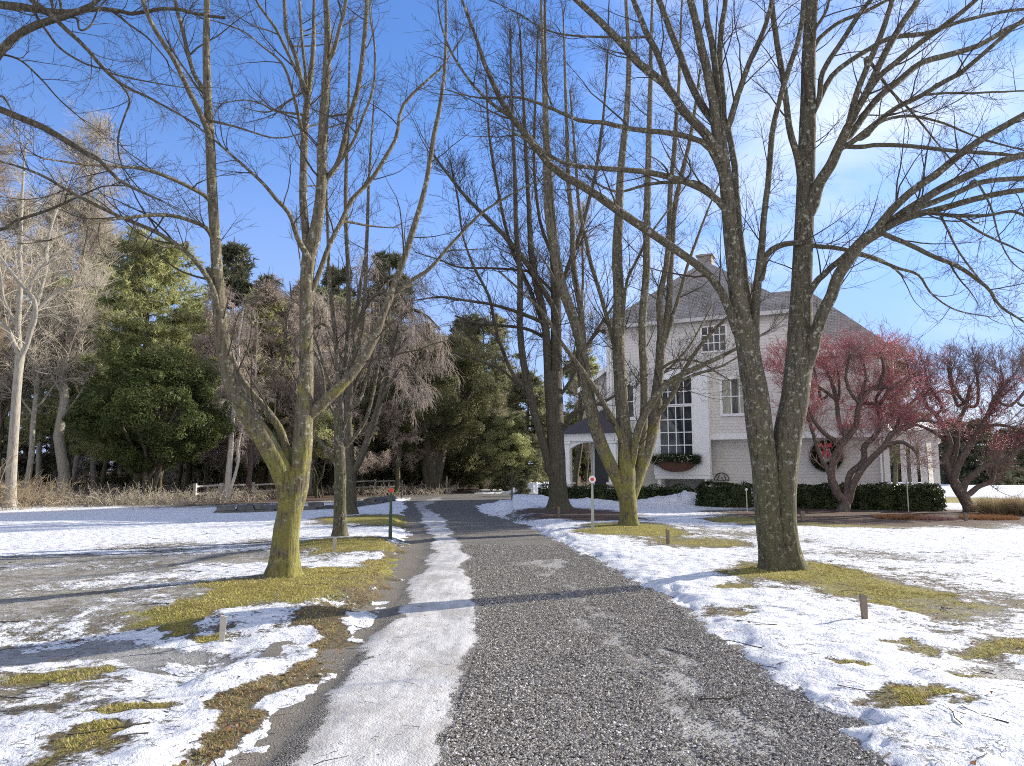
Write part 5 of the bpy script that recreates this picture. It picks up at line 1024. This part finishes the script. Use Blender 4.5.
    # side trunks leaning out
    shrub_tree('yew_tree', 'broad dark yew with several thick trunks at the end of the driveway', 'tree', 432, 50, 5.2, 4.7, 7.1, 110000, .10, M['yew'], 82, 9, 200, (.4, .95), .28, down=.5, mb=M['bark_dark'], thick=2.4)
    shrub_tree('evergreen_tree', 'yellow green evergreen with low boughs just behind the fence and birch', 'tree', 262, 45, 2.4, 2.2, 4.0, 15000, .09, M['pine'], 83, 4, 60, (.3, .6), .3)
    shrub_tree('evergreen_tree', 'bright green evergreen bough mass hanging right of the dark yew', 'tree', 508, 53, 1.9, 2.3, 3.4, 15000, .09, M['pine'], 84, 3, 60, (.3, .6), .3)
    shrub_tree('evergreen_tree', 'low green evergreen showing between the first and second tree of the left row', 'tree', 322, 42, 1.9, 1.6, 3.6, 12000, .08, M['pine'], 85, 4, 50, (.3, .6), .3)
    c = at(522, 46); t = conifer('young_spruce', 'small dark spruce standing by the snow piles at the driveway end', 1.25, .8, M['bark_dark'], M['pine_dark'], 86, nb=60, tuft=5, nl=.12, nw=.016, low=.05, sub=6); t.location = c
    # white and pink trunks by the fence
    T = Traced(227, 503, 36.5, seed=90); T.limb([8, 6.5, 6, 5, 4, 3, 2, .8], 0, [225, 508, 226, 498, 229, 470, 231, 445, 234, 405, 238, 370, 239, 340, 244, 305]); T.limb([3.5, 3, 3, 2, 1.5], .4, [229, 492, 234, 478, 238, 462, 238, 445, 243, 425, 250, 400])
    T.build('birch', 'pale birch trunk with a crooked side stem in front of the split rail fence', 'tree', M['bark_birch'], M['twig_pink'], 4, (.8, 2.4), skip=0, rmin=.007, up=-.03, droop=.35, trmin=.35, sub=(8, 4))
    T = Traced(249, 495, 40, seed=91); T.limb([7, 5.5, 5, 5, 4.5, 4, 3], 0, [247, 499, 248, 492, 250, 470, 251, 450, 253, 410, 255, 360, 256, 320])
    T.build('pine_tree', 'reddish straight trunked tree to the right of the birch', 'tree', M['bark_crab'], M['twig_far'], 3, (.8, 2), skip=0, rmin=.008, up=-.03, trmin=.5)
    # undergrowth
    thicket('brush', 'pale tan leafless brush along the far left edge of the lawn', [(-30, -18.8, 25.5, 32, 1.)], M['twig_tan'], 95, 1000, 2.2, .007, .5)
    thicket('underbrush', 'tangled grey brown underbrush at the foot of the wood', [(-30, -12.5, 33, 44, 1.), (-12.5, -4, 45, 56, .5), (-4, 12, 60, 72, .5), (-24, -14, 31.5, 34, .4)], M['twig_far'], 96, 1600, .95, .010, .6)
    thicket('dark_undergrowth', 'dim tangled undergrowth deep inside the wood', [(-70, -9, 57, 66, 1.)], M['twig_far'], 97, 2200, 4.2, .02, .5)
    # stone wall
    rng = np.random.default_rng(6); pts = [(219, 513.5, 27), (250, 513, 27.3), (290, 511, 28.5), (330, 508, 30), (362, 504, 32.5), (382, 500.5, 36), (392, 499, 38)]
    W = np.array([P(x, 490, D) for x, _, D in pts]); W[:, 2] = 0; cv = catmull(W, 60); o = W[0]; rt = thing('stone_wall', 'low dry laid dark stone wall curving across the snow behind the left row of trees', 'wall', o)
    for course in range(2):
        Vs = []; Fs = []; nv = 0; s = .0; Ls = np.r_[0, np.cumsum(np.linalg.norm(np.diff(cv, axis=0), axis=1))]
        while s < Ls[-1]-.3:
            l = rng.uniform(.3, .75); h = rng.uniform(.12, .19); c = np.array([np.interp(s+l/2, Ls, cv[:, i]) for i in range(3)]); c2 = np.array([np.interp(s+l/2+.2, Ls, cv[:, i]) for i in range(3)]); d = norm(c2-c); nr = np.array((-d[1], d[0], 0))
            if course and rng.random() < .38: s += l; continue
            cc = c-o; gh = gz(*c[:2]); z0 = gh-.06+course*.15
            bx = np.array([(x, y, z) for z in (0, 1) for (x, y) in ((-1, -1), (1, -1), (1, 1), (-1, 1))], float)*np.array((.48, .5, 1)); bx += rng.normal(size=bx.shape)*.13
            Vv = cc + bx[:, :1]*d*l + bx[:, 1:2]*nr*.45 + np.array((0, 0, 1))*(z0+bx[:, 2:]*h); Vs.append(Vv); Fs.append(np.array([(3, 2, 1, 0), (4, 5, 6, 7), (0, 1, 5, 4), (1, 2, 6, 5), (2, 3, 7, 6), (3, 0, 4, 7)])+nv); nv += 8; s += l+.015
        npmesh('stone_course', np.concatenate(Vs), np.concatenate(Fs), M['stone'], rt, smooth=False)
    # split rail fences
    def rail_fence(label, P0, P1, n, h=.85, rails=2):
        P0 = np.array((*P0, 0.)); P1 = np.array((*P1, 0.)); r = thing('rail_fence', label, 'fence', P0)
        for k in range(n+1): q = (P1-P0)*k/n; MB().box(q[0]-.07, q[0]+.07, q[1]-.07, q[1]+.07, -.3, h+.12).build('post', M['wood_pale'], r)
        for k in range(n):
            for j in range(rails): a = (P1-P0)*k/n; b = (P1-P0)*(k+1)/n; z = h*(.45+.5*j) if rails > 1 else h*.8; MB().bar(a+(0, -.02, z), b+(0, -.02, z+.04), .055, 7).build('rail', M['wood_pale'], r)
    rail_fence('pale split rail fence running past the birch behind the left lawn', at(196, 37.5)[:2], at(222, 39.5)[:2], 1, .75); rail_fence('long low split rail fence in the trees between the birch and the first driveway tree', at(222.8, 39.6)[:2], at(282, 44)[:2], 2, .75)
    rail_fence('weathered split rail fence behind the weeping tree near the dark yew', at(352, 50)[:2], at(398, 52.5)[:2], 2, .8)
    # driveway markers with round reflectors
    def marker(label, px, py_top, D, h, post, seed):
        c = at(px, D); g = gz(c[0], c[1]); r = thing('driveway_marker', label, 'marker post', (c[0], c[1], g)); MB().poly([(-.045, -.006, -.1), (.045, -.006, -.1), (.022, -.006, h), (-.022, -.006, h)]).poly([(-.045, .012, -.1), (-.022, .012, h), (.022, .012, h), (.045, .012, -.1)]).poly([(.045, -.006, -.1), (.045, .012, -.1), (.022, .012, h), (.022, -.006, h)]).poly([(-.045, -.006, -.1), (-.022, -.006, h), (-.022, .012, h), (-.045, .012, -.1)]).poly([(-.022, -.006, h), (.022, -.006, h), (.022, .012, h), (-.022, .012, h)]).build('post', post, r)
        return r
    def disc(name, r, y, z, rad, m):
        mb = MB(); n = 20; mb.poly([(rad*math.cos(2*PI*k/n), y, z+rad*math.sin(2*PI*k/n)) for k in range(n)]); mb.poly([(rad*math.cos(-2*PI*k/n), y+.008, z+rad*math.sin(-2*PI*k/n)) for k in range(n)]); return mb.build(name, m, r)
    r = marker('dark green driveway marker post with a small red reflector, left of the driveway', 391.5, 0, 16.6, 1.04, M['green_post'], 1); disc('reflector', r, -.03, 1.09, .048, M['reflector'])
    r = marker('pale driveway marker post with a red and white round reflector, right of the driveway', 592, 0, 18.0, 1.17, M['pale_post'], 2); w = disc('reflector', r, -.03, 1.22, .085, M['ref_white']); disc('red_centre', w, -.036, 1.22, .045, M['reflector'])
    def pole(name, label, cat, px, D, h, rad, m, cap=None, head=None):
        c = at(px, D); g = gz(c[0], c[1]); r = thing(name, label, cat, (c[0], c[1], g)); MB().cyl(0, 0, -.2, h, rad, rad*.9).build('post', m, r)
        if head: MB().cyl(0, 0, h+.002, h+head*.6, rad*1.5, head*.55).cyl(0, 0, h+head*.6+.002, h+head, head*.75, .01).build('lamp_head', m if head > .1 else M['ref_white'], r)
        else: MB().cyl(0, 0, h+.002, h+.03, rad*1.2, rad*.6).build('cap', m, r)
    pole('snow_stake', 'thin dark snow stake on the left where the driveway opens out', 'stake', 402, 40, .95, .035, M['darkmetal']); pole('snow_stake', 'thin dark snow stake on the right bank beside the small spruce', 'stake', 512, 38.5, 1.35, .035, M['darkmetal'])
    pole('path_light', 'short black path light in the snow left of the tall dark tree', 'path light', 539, 40, .42, .03, M['darkmetal'], head=.14); pole('path_light', 'slim grey path light between the hedge and the twin trunked tree', 'path light', 745.5, 27.5, .78, .02, M['wood_grey'], head=.09)
    pole('path_light', 'slim grey path light in front of the right hedge beside the crabapple', 'path light', 905, 27.5, .8, .02, M['wood_grey'], head=.09) if False else pole('snow_stake', 'slim grey stake with a dark foot standing in the mulch right of the first crabapple', 'stake', 906, 28, 1.15, .022, M['wood_grey'])
    pole('snow_stake', 'faint grey stake near the dark yew across the driveway end', 'stake', 447, 50, 1.2, .04, M['wood_grey'])
    def stake(label, px, pb, hpx, m, w=.028, tilt=0):
        x, y = G(px, pb); D = y; h = hpx/F*D; g = gz(x, y); mb = MB(); b_, t_, q_ = w*.7, w*1.35, w*.5
        lo = [(-b_, -q_, -.15), (b_, -q_, -.15), (b_, q_, -.15), (-b_, q_, -.15)]; hi = [(-t_, -q_, h), (t_*.8, -q_, h*.93), (t_*.8, q_, h*.93), (-t_, q_, h)]
        mb.poly(lo[::-1]).poly(hi)
        for k in range(4): mb.poly([lo[k], lo[(k+1) % 4], hi[(k+1) % 4], hi[k]])
        mb; r = mb.build('wooden_stake', m, None, .004); r.location = (x, y, g-.01); r.rotation_euler = (0, tilt, .3); tag(r, label, 'stake')
    stake('short weathered wooden stake in the shaded grass left of the mossy tree', 222, 634, 26, M['wood_grey'], .026, .05); stake('dark wooden stake in the snow to the right of the twin trunked tree', 865, 621, 25, M['wood'], .032, -.02)
    stake('short pale stake beside the second tree of the left row', 334.5, 553, 14, M['wood_grey'], .03); stake('short brown stake beside the mossy foot of the multi stem tree', 668, 546, 15, M['wood'], .032); stake('tiny stake at the front of the bare soil ring', 559, 520.5, 11, M['wood'], .035)
    stake('low stake in the mulch behind the right trunk of the twin tree', 803, 521, 10, M['wood'], .06); stake('small stake in the mulch left of the leaning crabapple foot', 966, 521, 9, M['wood'], .05)
    # hedges
    hw = lambda px, D: P(px, 470, D)[:2]
    hedge('long low dark hedge from the porch to the flower box', hw(543, 37.8), hw(693, 34.3), .72, .9, 9000, 1); hedge('taller hedge block below the curtained window, left of the twin trunked tree', hw(697, 32.2), hw(752, 31.2), .92, 1.0, 6000, 2)
    hedge('dark hedge under the wreath, between the twin trunked tree and the crabapple stems', hw(786, 30.8), hw(855, 30.3), .86, .95, 7000, 3); hedge('squared hedge at the right end of the house in front of the white columns', hw(857, 30.0), hw(939, 29.0), .86, 1.0, 9000, 4)
    # dry tufts in the bed
    def tuft(label, px, D, m, h, rad, n, seed, cat='ornamental grass'):
        rng = np.random.default_rng(seed); c = at(px, D); g = gz(c[0], c[1]); r_ = rad*np.sqrt(rng.random(n)); a = rng.random(n)*6.28; p = np.stack([r_*np.cos(a), r_*np.sin(a), np.full(n, -.03)], -1)
        V, T_ = needles(p, norm(np.c_[p[:, :2]*1.2/rad*.5, np.ones(n)]), 5, h, .012, rng, .35); o = npmesh('grass_clump', V, T_, m, smooth=False); o.location = (c[0], c[1], g); tag(o, label, cat, 'dry clumps in the mulch bed')
    tuft('orange brown dry grass clump right of the leaning crabapple', 996, 26.8, M['straw'], .75, .55, 330, 1); tuft('second straw clump at the right picture edge', 1022, 26.2, M['straw'], .8, .4, 240, 2); tuft('low rusty clump of dry stems in the middle of the mulch bed', 905, 24.6, M['deadleaf'], .16, 1.0, 500, 3); tuft('low dark clump at the front right of the mulch bed', 985, 24.0, M['deadleaf'], .2, .8, 380, 4); tuft('small dark clump left of the front right one', 935, 23.8, M['twig_crab'], .16, .5, 260, 5)
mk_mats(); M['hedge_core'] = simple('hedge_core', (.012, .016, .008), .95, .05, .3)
import time; _t = time.time()
def lap(s): print('LAP', s, round(time.time()-_t, 1))
build_ground(); build_drive(); lap('ground'); build_pebbles(); build_grass(); litter(); lap('scatter')
build_near_trees(); lap('trees'); build_crab(); lap('crab'); build_back(); lap('back'); build_house(); lap('house')
# far dark strip, a painted stand-in for the shaded band beyond the right lawn
V = []; o = MB().poly([(44, 84, .03), (140, 84, .03), (140, 87, .03), (44, 87, .03)]).build('road', simple('shade_dark', (.07, .07, .075), .9)); tag(o, kind='structure')

# ---------- sun, sky, camera ----------
SUN_EL = math.radians(20); sx, sy = math.cos(math.radians(27)), math.sin(math.radians(27))
sd = bpy.data.lights.new('sun', 'SUN'); sd.energy = 4.9; sd.angle = math.radians(.5); sd.color = (1, .93, .81)
so = bpy.data.objects.new('sun', sd); link(so)
from mathutils import Vector
so.rotation_euler = Vector((-sx*math.cos(SUN_EL), -sy*math.cos(SUN_EL), -math.sin(SUN_EL))).to_track_quat('-Z', 'Y').to_euler()
w = bpy.data.worlds.new('World'); bpy.context.scene.world = w; w.use_nodes = True; nt = w.node_tree; bg = nt.nodes['Background']
sk = nt.nodes.new('ShaderNodeTexSky'); sk.sky_type = 'NISHITA'; sk.sun_disc = False; sk.sun_elevation = SUN_EL; sk.sun_rotation = math.atan2(sx, sy); sk.air_density = 1.0; sk.dust_density = .02; sk.ozone_density = 3.0
tc = nt.nodes.new('ShaderNodeTexCoord'); mp = nt.nodes.new('ShaderNodeMapping'); mp.inputs['Scale'].default_value = (1.2, 1.2, 3.0); nt.links.new(tc.outputs['Generated'], mp.inputs[0])
nz = nt.nodes.new('ShaderNodeTexNoise'); nz.inputs['Scale'].default_value = 2.2; nz.inputs['Detail'].default_value = 7; nz.inputs['Roughness'].default_value = .55; nz.inputs['Distortion'].default_value = .4; nt.links.new(mp.outputs[0], nz.inputs['Vector'])
mr = nt.nodes.new('ShaderNodeMapRange'); mr.interpolation_type = 'SMOOTHSTEP'; mr.inputs[1].default_value = .38; mr.inputs[2].default_value = .70; mr.inputs[4].default_value = .8; nt.links.new(nz.outputs[0], mr.inputs[0])
sp = nt.nodes.new('ShaderNodeSeparateXYZ'); nt.links.new(tc.outputs['Generated'], sp.inputs[0])
rt = nt.nodes.new('ShaderNodeMapRange'); rt.interpolation_type = 'SMOOTHSTEP'; rt.inputs[1].default_value = -.05; rt.inputs[2].default_value = .42; nt.links.new(sp.outputs[0], rt.inputs[0])
ml = nt.nodes.new('ShaderNodeMath'); ml.operation = 'MULTIPLY'; nt.links.new(mr.outputs[0], ml.inputs[0]); nt.links.new(rt.outputs[0], ml.inputs[1])
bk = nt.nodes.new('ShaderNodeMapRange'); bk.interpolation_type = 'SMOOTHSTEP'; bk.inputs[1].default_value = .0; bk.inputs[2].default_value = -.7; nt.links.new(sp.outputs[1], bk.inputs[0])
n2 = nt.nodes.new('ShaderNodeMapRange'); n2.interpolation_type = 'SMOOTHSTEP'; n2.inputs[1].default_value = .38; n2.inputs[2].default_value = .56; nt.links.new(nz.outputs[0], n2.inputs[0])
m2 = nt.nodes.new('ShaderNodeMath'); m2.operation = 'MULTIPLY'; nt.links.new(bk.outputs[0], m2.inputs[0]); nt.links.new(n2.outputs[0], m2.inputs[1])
cb = nt.nodes.new('ShaderNodeMix'); cb.data_type = 'RGBA'; nt.links.new(m2.outputs[0], cb.inputs[0]); cb.inputs[7].default_value = (6.0, 5.8, 5.6, 1)  # bright cloud added to the unseen sky behind the camera, fills the shaded fronts
mi = nt.nodes.new('ShaderNodeMix'); mi.data_type = 'RGBA'; nt.links.new(ml.outputs[0], mi.inputs[0]); nt.links.new(sk.outputs[0], mi.inputs[6]); mi.inputs[7].default_value = (4.0, 4.3, 4.8, 1)
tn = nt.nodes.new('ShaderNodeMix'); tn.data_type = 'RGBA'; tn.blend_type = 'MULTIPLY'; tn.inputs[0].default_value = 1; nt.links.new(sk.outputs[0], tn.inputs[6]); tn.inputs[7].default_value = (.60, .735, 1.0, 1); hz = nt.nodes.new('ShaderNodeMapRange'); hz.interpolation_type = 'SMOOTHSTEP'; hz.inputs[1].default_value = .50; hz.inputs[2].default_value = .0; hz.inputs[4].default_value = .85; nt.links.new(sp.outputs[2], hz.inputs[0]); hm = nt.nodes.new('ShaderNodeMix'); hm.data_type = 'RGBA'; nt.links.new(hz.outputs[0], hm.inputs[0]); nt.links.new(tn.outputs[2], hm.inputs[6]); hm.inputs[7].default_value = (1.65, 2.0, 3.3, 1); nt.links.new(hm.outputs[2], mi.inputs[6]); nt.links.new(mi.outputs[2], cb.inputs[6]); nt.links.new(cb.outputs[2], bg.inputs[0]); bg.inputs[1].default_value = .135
cd = bpy.data.cameras.new('camera'); cd.sensor_width = 36; cd.lens = F*36/1024; cd.clip_end = 6000; cd.clip_start = .05
co = bpy.data.objects.new('camera', cd); link(co); co.location = (0, 0, EYE); co.rotation_euler = (PI/2+TH, 0, 0)
S = bpy.context.scene; S.camera = co; S.render.resolution_x = 1024; S.render.resolution_y = 766
S.view_settings.view_transform = 'Standard'; S.view_settings.look = 'None'; S.view_settings.gamma = 1; S.view_settings.exposure = 1.02
S.cycles.filter_width = 1.05; S.cycles.max_bounces = 6; S.cycles.diffuse_bounces = 3; S.cycles.use_denoising = False; S.cycles.transparent_max_bounces = 4
